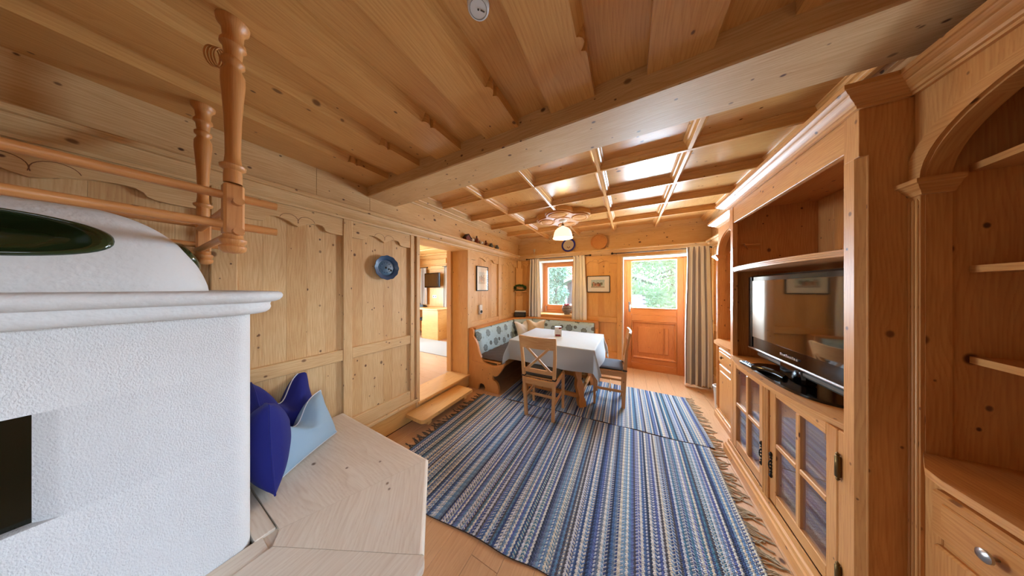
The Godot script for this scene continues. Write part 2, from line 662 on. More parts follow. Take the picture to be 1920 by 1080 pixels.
func make_materials() -> void:
	var p1 := tex(pine_image(1024, 512, 11, Color(0.88, 0.745, 0.545), Color(0.72, 0.50, 0.29), 72, 78))
	var p2 := tex(pine_image(1024, 512, 23, Color(0.885, 0.745, 0.54), Color(0.75, 0.54, 0.32), 20, 60))
	M.pine = wood("pine", Color(1, 1, 1), p1, 0.5)
	M.pine_clear = wood("pine with few knots", Color(1, 0.93, 0.78), p2, 0.45)
	M.pine_b = wood("pine, darker boards", Color(0.96, 0.93, 0.89), p1, 0.5)
	M.pine_clear_b = wood("clear pine, darker boards", Color(0.96, 0.87, 0.71), p2, 0.45)
	M.pine_ceiling = wood("oiled ceiling pine", Color(1.0, 0.92, 0.79), p2, 0.3)
	M.pine_coffer = wood("satin coffer pine", Color(1.0, 0.92, 0.80), p1, 0.24)
	M.turned = wood("turned pine", Color(0.96, 0.80, 0.66), p2, 0.4)
	var p3 := tex(pine_image(512, 256, 41, Color(0.92, 0.865, 0.79), Color(0.80, 0.70, 0.60), 16, 50))
	M.pine_seat = wood("scrubbed pine", Color(1, 1, 1), p3, 0.45)
	M.pine_cab = wood("waxed pine", Color(0.95, 0.82, 0.68), p1, 0.42)
	M.larch = wood("larch", Color(0.92, 0.70, 0.54), p2, 0.38)
	M.beech = wood("beech", Color(0.98, 0.90, 0.82), p2, 0.42)
	M.bench_wood = wood("honey pine", Color(0.95, 0.80, 0.62), p2, 0.42)
	M.honey = wood("honey carving", Color(0.98, 0.82, 0.46), p2, 0.6)
	M.floor = wood("floor boards", Color(0.88, 0.74, 0.61), p3, 0.3)
	M.groove = wood("carved groove", Color(0.55, 0.42, 0.32), p2, 0.6)
	var bump := noise_tex(0.045, 4, 5, 512)
	var pl := plain("white plaster", Color(0.88, 0.87, 0.86), 0.85)
	pl.heightmap_enabled = true
	pl.heightmap_texture = bump
	pl.heightmap_scale = 0.22
	pl.uv1_triplanar = true
	pl.uv1_world_triplanar = true
	pl.uv1_scale = Vector3(7.0, 4.2, 7.0)
	M.plaster = pl
	var ps := pl.duplicate()
	ps.resource_name = "smoothed plaster"
	ps.heightmap_scale = 0.2
	ps.uv1_scale = Vector3(1.6, 1.6, 1.6)
	M.plaster_smooth = ps
	var gl := plain("dark green glaze", Color(0.16, 0.22, 0.12), 0.12)
	gl.clearcoat_enabled = true
	gl.clearcoat = 0.7
	gl.clearcoat_roughness = 0.08
	M.glaze = gl
	M.soot = plain("soot", Color(0.03, 0.025, 0.02), 0.9)
	M.fire_glass = plain("dark fire door glass", Color(0.10, 0.10, 0.06), 0.12)
	M.iron = plain("dark iron", Color(0.09, 0.085, 0.08), 0.45, 0.6)
	M.steel = plain("brushed metal", Color(0.72, 0.72, 0.72), 0.3, 1.0)
	M.brass = plain("brass hinge", Color(0.45, 0.36, 0.22), 0.4, 0.9)
	M.black_gloss = plain("black gloss plastic", Color(0.012, 0.012, 0.016), 0.09)
	M.black_matt = plain("black plastic", Color(0.03, 0.03, 0.033), 0.45)
	M.tv_side = plain("dark blue black plastic", Color(0.02, 0.025, 0.06), 0.12)
	var scr := plain("screen", Color(0.015, 0.016, 0.018), 0.06)
	scr.metallic_specular = 0.9
	scr.clearcoat_enabled = true
	scr.clearcoat = 1.0
	scr.clearcoat_roughness = 0.03
	M.screen = scr
	M.grey_plastic = plain("grey plastic", Color(0.32, 0.31, 0.29), 0.3)
	M.white_plastic = plain("white plastic", Color(0.86, 0.86, 0.86), 0.4)
	M.white_paint = plain("white", Color(0.90, 0.89, 0.86), 0.6)
	var knit := tex(knit_image())
	var cloth := plain("white tablecloth", Color(0.69, 0.72, 0.735), 0.8)
	cloth.heightmap_enabled = true
	cloth.heightmap_texture = knit
	cloth.heightmap_scale = 0.05
	cloth.uv1_scale = Vector3(30, 30, 30)
	cloth.backlight_enabled = true
	cloth.backlight = Color(0.25, 0.24, 0.22)
	M.cloth = cloth
	M.navy = plain("navy cotton", Color(0.04, 0.07, 0.42), 0.85)
	M.skyblue = plain("pale blue cotton", Color(0.60, 0.71, 0.79), 0.85)
	for k in ["navy", "skyblue"]:
		M[k].rim_enabled = true
		M[k].rim = 0.3
		M[k].heightmap_enabled = true
		M[k].heightmap_texture = knit
		M[k].heightmap_scale = 0.03
		M[k].uv1_scale = Vector3(16, 16, 16)
	M.piping = plain("white piping", Color(0.82, 0.83, 0.85), 0.8)
	M.beige = plain("cream cotton", Color(0.82, 0.74, 0.62), 0.85)
	M.white_cotton = plain("white cotton", Color(0.86, 0.85, 0.83), 0.85)
	var fl := plain("floral upholstery", Color(1, 1, 1), 0.9)
	fl.albedo_texture = tex(floral_image())
	M.floral = fl
	var plush := plain("taupe plush", Color(0.34, 0.29, 0.26), 0.95)
	plush.rim_enabled = true
	plush.rim = 0.8
	plush.heightmap_enabled = true
	plush.heightmap_texture = bump
	plush.heightmap_scale = 1.2
	plush.uv1_scale = Vector3(2, 1, 1)
	M.plush = plush
	M.seat_pad = plain("dark brown seat pad", Color(0.12, 0.095, 0.085), 0.85)
	M.seat_pad_grey = plain("grey seat pad", Color(0.22, 0.21, 0.24), 0.85)
	var taupe := Color(0.60, 0.56, 0.56)
	var cream := Color(0.96, 0.945, 0.92)
	var cu := plain("striped curtain", Color(1, 1, 1), 0.85)
	cu.albedo_texture = tex(stripe_image([cream, 46, taupe, 14, cream.darkened(0.10), 12, cream, 42, taupe.darkened(0.12), 5, taupe, 16]))
	cu.backlight_enabled = true
	cu.backlight = Color(0.12, 0.11, 0.10)
	M.curtain = cu
	for k in 2:
		var im := rug_images(100 + k * 17)
		var rg := plain("rag rug weave", Color(1, 1, 1), 0.95)
		rg.albedo_texture = tex(im[0])
		rg.heightmap_enabled = true
		rg.heightmap_texture = tex(im[1])
		rg.heightmap_scale = 0.55
		M["rug%d" % k] = rg
	M.fringe = plain("cotton fringe", Color(0.72, 0.66, 0.56), 0.95)
	M.fringe_dark = plain("grey fringe", Color(0.35, 0.32, 0.29), 0.95)
	M.rug_edge = plain("rug selvedge", Color(0.30, 0.22, 0.18), 0.95)
	var pane := plain("window glass", Color(1, 1, 1, 0.06), 0.01)
	pane.transparency = BaseMaterial3D.TRANSPARENCY_ALPHA
	M.pane = pane
	var cab := plain("cabinet glass", Color(0.9, 0.95, 1.0, 0.03), 0.0)
	cab.transparency = BaseMaterial3D.TRANSPARENCY_ALPHA
	M.cab_pane = cab
	var en := plain("blue enamel", Color(0.13, 0.27, 0.42), 0.3)
	en.clearcoat_enabled = true
	en.clearcoat = 0.5
	M.enamel = en
	M.enamel_light = plain("blue enamel face", Color(0.22, 0.36, 0.48), 0.4)
	M.cobalt = plain("cobalt glaze", Color(0.09, 0.13, 0.56), 0.25)
	M.faience = plain("white faience", Color(0.78, 0.75, 0.70), 0.3)
	M.mat_board = plain("picture mat", Color(0.88, 0.88, 0.86), 0.8)
	var pc := plain("watercolour print", Color(1, 1, 1), 0.7)
	pc.albedo_texture = tex(town_image(3, 192, 144))
	M.print_a = pc
	var pb := plain("print with painted reflection", Color(1, 1, 1), 0.7)
	var faint := town_image(9, 144, 208)
	var reflection_veil := Image.create(144, 208, false, Image.FORMAT_RGBA8)
	reflection_veil.fill(Color(0.93, 0.93, 0.92, 0.55))  # whitish veil paints the reflection on the glazing into the print
	faint.convert(Image.FORMAT_RGBA8)
	faint.blend_rect(reflection_veil, Rect2i(0, 0, 144, 208), Vector2i.ZERO)
	pb.albedo_texture = tex(faint)
	M.print_b = pb
	M.red_print = plain("red card band", Color(0.50, 0.09, 0.13), 0.5)
	M.clay = plain("fired clay", Color(0.42, 0.16, 0.07), 0.6)
	M.clay_dark = plain("dark clay", Color(0.20, 0.08, 0.05), 0.6)
	M.pewter = plain("grey pottery", Color(0.38, 0.40, 0.44), 0.4)
	M.wicker = plain("wicker", Color(0.52, 0.44, 0.38), 0.8)
	M.red_petal = plain("red blossom", Color(0.62, 0.13, 0.06), 0.7)
	M.greens = plain("green sprigs", Color(0.15, 0.30, 0.09), 0.6)
	M.berry = plain("red berries", Color(0.42, 0.04, 0.03), 0.4)
	M.cream_rug = plain("cream carpet", Color(0.66, 0.63, 0.58), 0.95)
	var gs := plain("opal glass shade", Color(0.93, 0.90, 0.84), 0.25)
	gs.emission_enabled = true
	gs.emission = Color(1.0, 0.93, 0.80)
	gs.emission_energy_multiplier = 1.3
	M.opal = gs
	M.leaf = plain("leaves", Color(0.42, 0.54, 0.34), 0.6)
	M.leaf.backlight_enabled = true
	M.leaf.backlight = Color(0.5, 0.58, 0.4)
	M.thuja = plain("conifer sprays", Color(0.42, 0.57, 0.45), 0.7)
	M.bark = plain("bark", Color(0.17, 0.13, 0.10), 0.9)
	M.roof_tile = plain("weathered roof tiles", Color(0.50, 0.46, 0.48), 0.8)
	M.lawn = plain("lawn", Color(0.22, 0.34, 0.12), 0.95)
	M.dark_boards = plain("dark timber", Color(0.22, 0.15, 0.14), 0.8)
	M.render_wall = plain("rendered house wall", Color(0.75, 0.74, 0.70), 0.9)

# ------------------------------------------------------------------ scene
func _ready() -> void:
	rng.seed = 4242
	# --- camera
	var cam := Camera3D.new()
	cam.name = "camera"
	cam.position = Vector3(0, 1.45, 0)
	cam.rotation.y = deg_to_rad(28.47)
	cam.fov = 106.67
	cam.near = 0.03
	cam.far = 200.0
	add_child(cam)
	cam.current = true
	# --- sky, daylight and exposure
	var sm := ProceduralSkyMaterial.new()
	sm.sky_top_color = Color(0.62, 0.74, 0.88)
	sm.sky_horizon_color = Color(0.90, 0.93, 0.95)
	sm.ground_bottom_color = Color(0.45, 0.48, 0.42)
	sm.ground_horizon_color = Color(0.80, 0.83, 0.82)
	sm.sky_energy_multiplier = 4.0
	sm.ground_energy_multiplier = 2.0
	var sky := Sky.new()
	sky.sky_material = sm
	var env := Environment.new()
	env.background_mode = Environment.BG_SKY
	env.sky = sky
	env.tonemap_mode = Environment.TONE_MAPPER_LINEAR
	env.tonemap_exposure = 0.92
	env.sdfgi_enabled = true
	env.ssao_enabled = true
	env.ssil_enabled = true
	var we := WorldEnvironment.new()
	we.name = "environment"
	we.environment = env
	add_child(we)
	daylight("door_daylight", Vector3(0.38, 1.51, -4.53), Vector2(0.66, 0.84), PI, 18.0)
	daylight("window_daylight", Vector3(-1.255, 1.51, -4.50), Vector2(0.52, 0.80), PI, 3.0)
	daylight("added_side_window_fill", Vector3(4.0, 2.75, 0.5), Vector2(2.2, 1.3), PI * 0.5, 25.0, -0.25)  # added fill for the near half, shining in through an added side window
	daylight("bedroom_daylight", Vector3(-3.6, 1.4, -4.42), Vector2(0.9, 1.1), PI, 3.0)
	daylight("unseen_bedroom_daylight", Vector3(-5.72, 1.45, -2.4), Vector2(1.8, 1.1), -PI * 0.5, 30.0)  # source out of view, set to light the right-hand cabinets through the doorway
	make_materials()
	build_shell()
	build_ceiling()
	build_openings()
	build_bedroom()
	build_wall_unit()
	build_stove()
	build_dining()
	build_rugs()
	build_small_things()
	build_outside()

func daylight(called: String, at: Vector3, size: Vector2, turn: float, energy: float, dip := 0.0) -> void:
	var l := AreaLight3D.new()
	l.name = called
	l.area_size = size
	l.position = at
	l.rotation = Vector3(dip, turn, 0)
	l.light_color = Color(0.80, 0.91, 1.0)
	l.light_energy = energy
	l.area_range = 20.0
	l.area_attenuation = 2.0
	l.shadow_enabled = true
	add_child(l)

# ------------------------------------------------------------------ room shell
const EX := Vector3.RIGHT
const EY := Vector3.UP
const EZ := Vector3.BACK

func wb(called: String, xf: Transform3D, lo: Vector3, hi: Vector3, grain: Vector3, m: Material, parent: Node, bevel := 0.002) -> MeshInstance3D:
	var b := mb(grain)
	b.xf = xf
	b.lohi(lo, hi, bevel)
	return obj(called, b, m, parent)

# one panelled bay: boards between the stiles, rails, scalloped valance; local x along the wall, z out of it
func bay(parent: Node, xf: Transform3D, x0: float, x1: float, m: Material, y0 := 0.22, low := true) -> void:
	var w := x1 - x0
	var nb := maxi(2, int(round(w / 0.1)))
	for k in nb:
		var a := x0 + w * k / nb
		var e := x0 + w * (k + 1) / nb - 0.0004
		var pm: Material = m if (k * 5 + nb) % 3 else M.pine_b if m == M.pine else M.pine_clear_b
		wb("panel_board", xf, Vector3(a, 0.90, -0.014), Vector3(e, 1.98, rng.randf_range(-0.0004, 0.0)), EY, pm, parent, 0.0005)
		if low:
			wb("panel_board", xf, Vector3(a, y0 + 0.06, -0.014), Vector3(e, 0.89, rng.randf_range(-0.0004, 0.0)), EY, pm, parent, 0.0005)
	wb("rail", xf, Vector3(x0, 0.848, -0.012), Vector3(x1, 0.939, 0.026), EX, m, parent, 0.004)
	if low:
		wb("rail", xf, Vector3(x0, y0, -0.012), Vector3(x1, y0 + 0.115, 0.026), EX, m, parent, 0.004)
	# scalloped valance
	var half := [[0.0, 1.884], [0.14, 1.884], [0.19, 1.889], [0.215, 1.899], [0.225, 1.915], [0.25, 1.929], [0.30, 1.933], [0.36, 1.928], [0.42, 1.915], [0.465, 1.898], [0.5, 1.889]]
	var pts := PackedVector2Array()
	for q in half:
		pts.append(Vector2(x0 + q[0] * w, q[1]))
	for i in range(half.size() - 2, -1, -1):
		pts.append(Vector2(x0 + (1.0 - half[i][0]) * w, half[i][1]))
	pts.append(Vector2(x1, 2.03))
	pts.append(Vector2(x0, 2.03))
	var b := mb(EX)
	b.xf = xf
	b.prism(pts, Vector3(0, 0, -0.012), EX, EY, EZ, 0.036)
	obj("valance", b, m, parent)
	for s in [-1.0, 1.0]:
		var sc := mb(EX)
		sc.xf = xf
		var p := PackedVector3Array()
		var cx := (x0 + x1) * 0.5
		for k in 13:
			var a := deg_to_rad(-18.0 + 185.0 * k / 12.0)
			var r := 0.047
			p.append(Vector3(cx + s * (r - r * cos(a)), 1.925 + r * 0.9 * sin(a), 0.0228))
		sc.tube(p, 0.0020, 6)
		obj("carved_scroll", sc, M.groove, parent)

func stile(parent: Node, xf: Transform3D, x0: float, x1: float, m: Material, y0 := 0.22, out_ := 0.03) -> void:
	wb("stile", xf, Vector3(x0, y0, -0.012), Vector3(x1, 2.03, out_), EY, m, parent, 0.004)

func build_shell() -> void:
	# floor boards run along the room
	var fl := struct("floor", "pine floor boards running the length of the room", "floor")
	board("subfloor", Vector3(-2.4, -0.12, -4.5), Vector3(1.4, -0.022, 5.1), EZ, M.dark_boards, fl, 0.0)
	var x := -2.07
	while x < 1.36:
		var w := 0.165
		var z := -4.46 - rng.randf() * 1.2
		while z < 5.0:
			var ln := rng.randf_range(1.6, 2.6)
			var a := maxf(z, -4.46)
			var e := minf(z + ln, 5.0)
			if e - a > 0.05:
				board("floor_board", Vector3(x, -0.022, a), Vector3(minf(x + w, 1.36) - 0.0012, rng.randf_range(-0.0008, 0.0), e - 0.001), EZ, M.floor, fl, 0.0015)
			z += ln
		x += w
	# left wall
	var lw := struct("wall_left", "long left wall of upright pine panels with scalloped valances", "wall")
	board("core", Vector3(-2.37, -0.1, -1.625), Vector3(-2.112, 2.46, 5.0), EY, M.pine, lw, 0.0)
	board("core", Vector3(-2.37, -0.1, -4.5), Vector3(-2.112, 2.46, -2.455), EY, M.pine, lw, 0.0)
	board("core", Vector3(-2.37, 2.02, -2.455), Vector3(-2.112, 2.46, -1.625), EZ, M.pine_clear, lw, 0.0)
	var L := Transform3D(Basis(Vector3(0, 0, -1), Vector3.UP, Vector3.RIGHT), Vector3(-2.10, 0, 0))
	for q in [[-4.9, -3.4], [-3.32, -2.58], [-2.5, -1.62], [-1.54, -0.66], [-0.58, 0.25], [0.345, 0.894], [0.96, 1.517]]:
		bay(lw, L, q[0], q[1], M.pine)
	for q in [[-5.0, -4.9], [-3.4, -3.32], [-2.58, -2.5], [-1.62, -1.54], [-0.66, -0.58], [0.894, 0.96], [1.517, 1.563]]:
		stile(lw, L, q[0], q[1], M.pine)
	stile(lw, L, 0.25, 0.345, M.pine, 0.22, 0.045)
	stile(lw, L, 1.585, 1.628, M.pine, 0.0, 0.04)
	wb("stile", L, Vector3(1.563, 0.1, -0.012), Vector3(1.585, 2.03, 0.012), EY, M.pine, lw)
	for q in [[2.54, 3.31], [3.41, 4.03]]:
		bay(lw, L, q[0], q[1], M.pine)
	for q in [[2.455, 2.54], [3.31, 3.41], [4.03, 4.1]]:
		stile(lw, L, q[0], q[1], M.pine)
	for q in [[-5.0, -2.6], [-2.6, -0.9], [-0.9, 0.72], [0.72, 1.10], [1.10, 2.75], [2.75, 4.1]]:
		wb("frieze_board", L, Vector3(q[0], 2.05, -0.012), Vector3(q[1] - 0.0015, 2.39, 0.03), EX, M.pine, lw, 0.0012)
	var bl := struct("baseboard_left", "raised pine plinth board and ledge along the left wall", "baseboard")
	for q in [[-5.0, -2.6], [-2.6, -0.3], [-0.3, 1.60]]:
		wb("plinth_board", L, Vector3(q[0], 0.0, -0.012), Vector3(q[1], 0.192, 0.022), EX, M.pine_clear, bl)
		wb("ledge", L, Vector3(q[0], 0.190, -0.012), Vector3(q[1], 0.222, 0.055), EX, M.pine, bl, 0.006)
	# plate rail round the room and cornice of the coffered part
	var rail := mb()
	rail.sweep(pv([0, 2.022, 0.012, 2.022, 0.016, 2.036, 0.034, 2.046, 0.05, 2.064, 0.062, 2.085, 0.064, 2.096, 0.082, 2.098, 0.088, 2.104, 0.088, 2.120, 0.084, 2.125, 0, 2.125]), pv([-2.07, 5.0, -2.07, -4.1, 1.06, -4.1, 1.06, -3.30]))
	tag(obj(numbered("trim_1"), rail, M.pine), "moulded pine plate rail running round the walls above the panels", "plate rail", "", "structure")
	var cor := mb()
	cor.sweep(pv([0, 2.372, 0.012, 2.372, 0.016, 2.386, 0.034, 2.392, 0.044, 2.402, 0.062, 2.404, 0.066, 2.416, 0.092, 2.424, 0.106, 2.438, 0.128, 2.444, 0.134, 2.458, 0, 2.458]), pv([-2.07, -1.34, -2.07, -4.1, 1.06, -4.1, 1.06, -1.34]))
	tag(obj(numbered("trim_2"), cor, M.pine), "stepped pine cornice under the coffered ceiling", "cornice", "", "structure")
	# far wall, with window and door openings
	var fw := struct("wall_far", "far panelled pine wall with the window and the garden door", "wall")
	for q in [[-2.37, -1.62, -0.1, 2.6], [-0.88, -0.08, -0.1, 2.6], [0.90, 1.7, -0.1, 2.6], [-1.62, -0.88, -0.1, 0.93], [-1.62, -0.88, 2.0, 2.6], [-0.08, 0.90, 1.985, 2.6]]:
		board("core", Vector3(q[0], q[2], -4.5), Vector3(q[1], q[3], -4.142), EY, M.pine_clear, fw, 0.0)
	var F := Transform3D(Basis.IDENTITY, Vector3(0, 0, -4.13))
	bay(fw, F, -2.07, -1.70, M.pine_clear)
	bay(fw, F, -0.78, -0.17, M.pine_clear)
	for q in [[-1.70, -1.618, 0.22], [-0.88, -0.78, 0.22], [-0.17, -0.08, 0.0], [0.90, 0.98, 0.0]]:
		stile(fw, F, q[0], q[1], M.pine_clear, q[2])
	bay(fw, F, 0.98, 1.30, M.pine_clear)
	for k in 7:
		wb("panel_board", F, Vector3(-1.62 + k * 0.1057, 0.2, -0.014), Vector3(-1.62 + (k + 1) * 0.1057 - 0.001, 0.93, 0.02), EY, M.pine_clear, fw, 0.001)
	wb("frieze_board", F, Vector3(-1.62, 1.995, -0.012), Vector3(-0.88, 2.05, 0.03), EX, M.pine_clear, fw)
	wb("frieze_board", F, Vector3(-0.08, 1.98, -0.012), Vector3(0.90, 2.05, 0.03), EX, M.pine_clear, fw)
	for q in [[-2.07, -0.55], [-0.55, 1.06]]:
		wb("frieze_board", F, Vector3(q[0], 2.05, -0.012), Vector3(q[1] - 0.0015, 2.39, 0.03), EX, M.pine, fw, 0.0012)
	wb("plinth_board", F, Vector3(-0.5, 0.0, -0.012), Vector3(-0.08, 0.22, 0.034), EX, M.pine_clear, fw)
	wb("plinth_board", F, Vector3(0.90, 0.0, -0.012), Vector3(1.06, 0.22, 0.034), EX, M.pine_clear, fw)
	# right wall: a short pier beside the garden door, then the recess that the wall unit fills
	var rw := struct("wall_right", "right pine wall behind the built-in wall unit", "wall")
	board("core", Vector3(1.10, -0.1, -4.142), Vector3(1.62, 2.6, -3.29), EY, M.pine_clear, rw, 0.0)
	for q in [[-3.29, -0.06, -0.1, 2.6], [1.26, 5.0, -0.1, 2.6], [-0.06, 1.26, -0.1, 0.95], [-0.06, 1.26, 2.05, 2.6]]:
		board("core", Vector3(1.36, q[2], q[0]), Vector3(1.62, q[3], q[1]), EY, M.pine_clear, rw, 0.0)
	var R := Transform3D(Basis(Vector3(0, 0, 1), Vector3.UP, Vector3.LEFT), Vector3(1.09, 0, 0))
	bay(rw, R, -4.03, -3.37, M.pine_clear)
	stile(rw, R, -4.1, -4.03, M.pine_clear)
	stile(rw, R, -3.37, -3.28, M.pine_clear)
	wb("frieze_board", R, Vector3(-4.1, 2.05, -0.012), Vector3(-3.28, 2.46, 0.03), EX, M.pine, rw)
	wb("plinth_board", R, Vector3(-4.1, 0.0, -0.012), Vector3(-3.28, 0.22, 0.034), EX, M.pine_clear, rw)
	for k in 35:
		var za := -0.56 + k * 0.158
		if za > -0.15 and za < 1.25:
			board("panel_board", Vector3(1.34, 0.0, za), Vector3(1.362, 0.95, za + 0.157), EY, M.pine_clear, rw)
			board("panel_board", Vector3(1.34, 2.05, za), Vector3(1.362, 2.4, za + 0.157), EY, M.pine_clear, rw)
		else:
			board("panel_board", Vector3(1.34, 0.0, za), Vector3(1.362, 2.4, za + 0.157), EY, M.pine_clear, rw)
	var bk := struct("unseen_wall_back", "unseen pine wall behind the view, set far back to dim the room", "wall")  # out of view, set far back so less light returns to near faces
	board("core", Vector3(-2.37, -0.1, 5.02), Vector3(1.62, 2.6, 5.26), EY, M.pine_clear, bk, 0.0)
	for k in 22:
		board("panel_board", Vector3(-2.1 + k * 0.158, 0.0, 5.0), Vector3(-2.1 + (k + 1) * 0.158 - 0.001, 2.4, 5.022), EY, M.pine_clear, bk)

func build_ceiling() -> void:
	var ce := struct("ceiling", "pine ceiling, board on board near the stove and coffered beyond the beam", "ceiling")
	board("slab", Vector3(-2.4, 2.47, -4.5), Vector3(1.62, 2.75, 5.26), EZ, M.dark_boards, ce, 0.0)
	# board on board: lower boards end in a notched chamfer just before the beam
	var e := [-2.10, -1.755, -1.37, -0.967, -0.544, -0.14, 0.285, 0.70, 1.12, 1.55]
	var f := [-2.10, -1.633, -1.192, -0.762, -0.353, 0.07, 0.49, 0.91, 1.33]
	for i in f.size():
		board("ceiling_board", Vector3(e[i] - 0.04, 2.405, -1.10), Vector3(f[i] + 0.04, 2.47, 5.0), EZ, M.pine_ceiling, ce)
	for i in range(0, f.size()):
		var x0: float = f[i]
		var x1: float = e[i + 1]
		var cut := 0.026
		var pts := pv([x0, -1.10, x1, -1.10, x1, -0.865, x1 - 0.004, -0.855, x1 - 0.020, -0.848, x1 - 0.010, -0.838, x1 - 0.002, -0.822, x1 - 0.006, -0.806, x1 - 0.016, -0.797, x1 - cut, -0.794, x1 - cut, 5.0, x0, 5.0])
		var b := mb(EZ)
		b.prism(pts, Vector3(0, 2.358, 0), EX, EZ, EY, 0.052, 10.0)
		obj("ceiling_board", b, M.pine_ceiling, ce)
		var st := mb(EZ)    # the slanting edge beside each lower board
		st.prism(pv([x1 - cut, 2.358, x1 + 0.004, 2.408, x1 - cut, 2.408]), Vector3(0, 0, -0.797), EX, EY, EZ, 5.79, 5.0)
		obj("ceiling_strip", st, M.pine_ceiling, ce)
	# beam
	var be := mb(EX)
	be.lohi(Vector3(-2.10, 2.272, -1.353), Vector3(1.36, 2.47, -1.078), 0.006)
	tag(obj(numbered("trim_3"), be, M.pine), "heavy pine beam crossing the ceiling in front of the coffers", "beam", "", "structure")
	# coffers
	var xs := [-1.95, -1.37, -0.79, -0.21, 0.37, 0.95, 1.36]
	var zs := [-1.34, -1.88, -2.41, -2.92, -3.44, -4.0]
	for i in xs.size() - 1:
		for j in zs.size() - 1:
			var m: Material = M.pine_coffer
			var b := mb(EX if rng.randf() < 0.8 else EZ)
			b.lohi(Vector3(xs[i], 2.456, zs[j + 1]), Vector3(xs[i + 1], 2.47, zs[j]), 0.0)
			obj("coffer_panel", b, m, ce)
	var bat := pv([-0.044, 2.46, -0.044, 2.450, -0.036, 2.446, -0.030, 2.434, -0.020, 2.430, -0.017, 2.420, -0.013, 2.414, -0.013, 2.402, -0.010, 2.399, 0.010, 2.399, 0.013, 2.402, 0.013, 2.414, 0.017, 2.420, 0.020, 2.430, 0.030, 2.434, 0.036, 2.446, 0.044, 2.450, 0.044, 2.46])
	for j in range(1, 5):
		var b := mb(EX)
		b.prism(bat, Vector3(-1.96, 0, zs[j]), EZ, EY, EX, 3.3, 20.0)
		obj("coffer_rail", b, M.pine_ceiling, ce)
	for i in range(1, 6):
		for j in 5:
			var b := mb(EZ)
			var z0: float = zs[j + 1] + (0.013 if j < 4 else 0.0)
			b.prism(bat, Vector3(xs[i], 0, z0), EX, EY, EZ, zs[j] - z0 - (0.013 if j > 0 else 0.0), 20.0)
			obj("coffer_rail", b, M.pine_ceiling, ce)

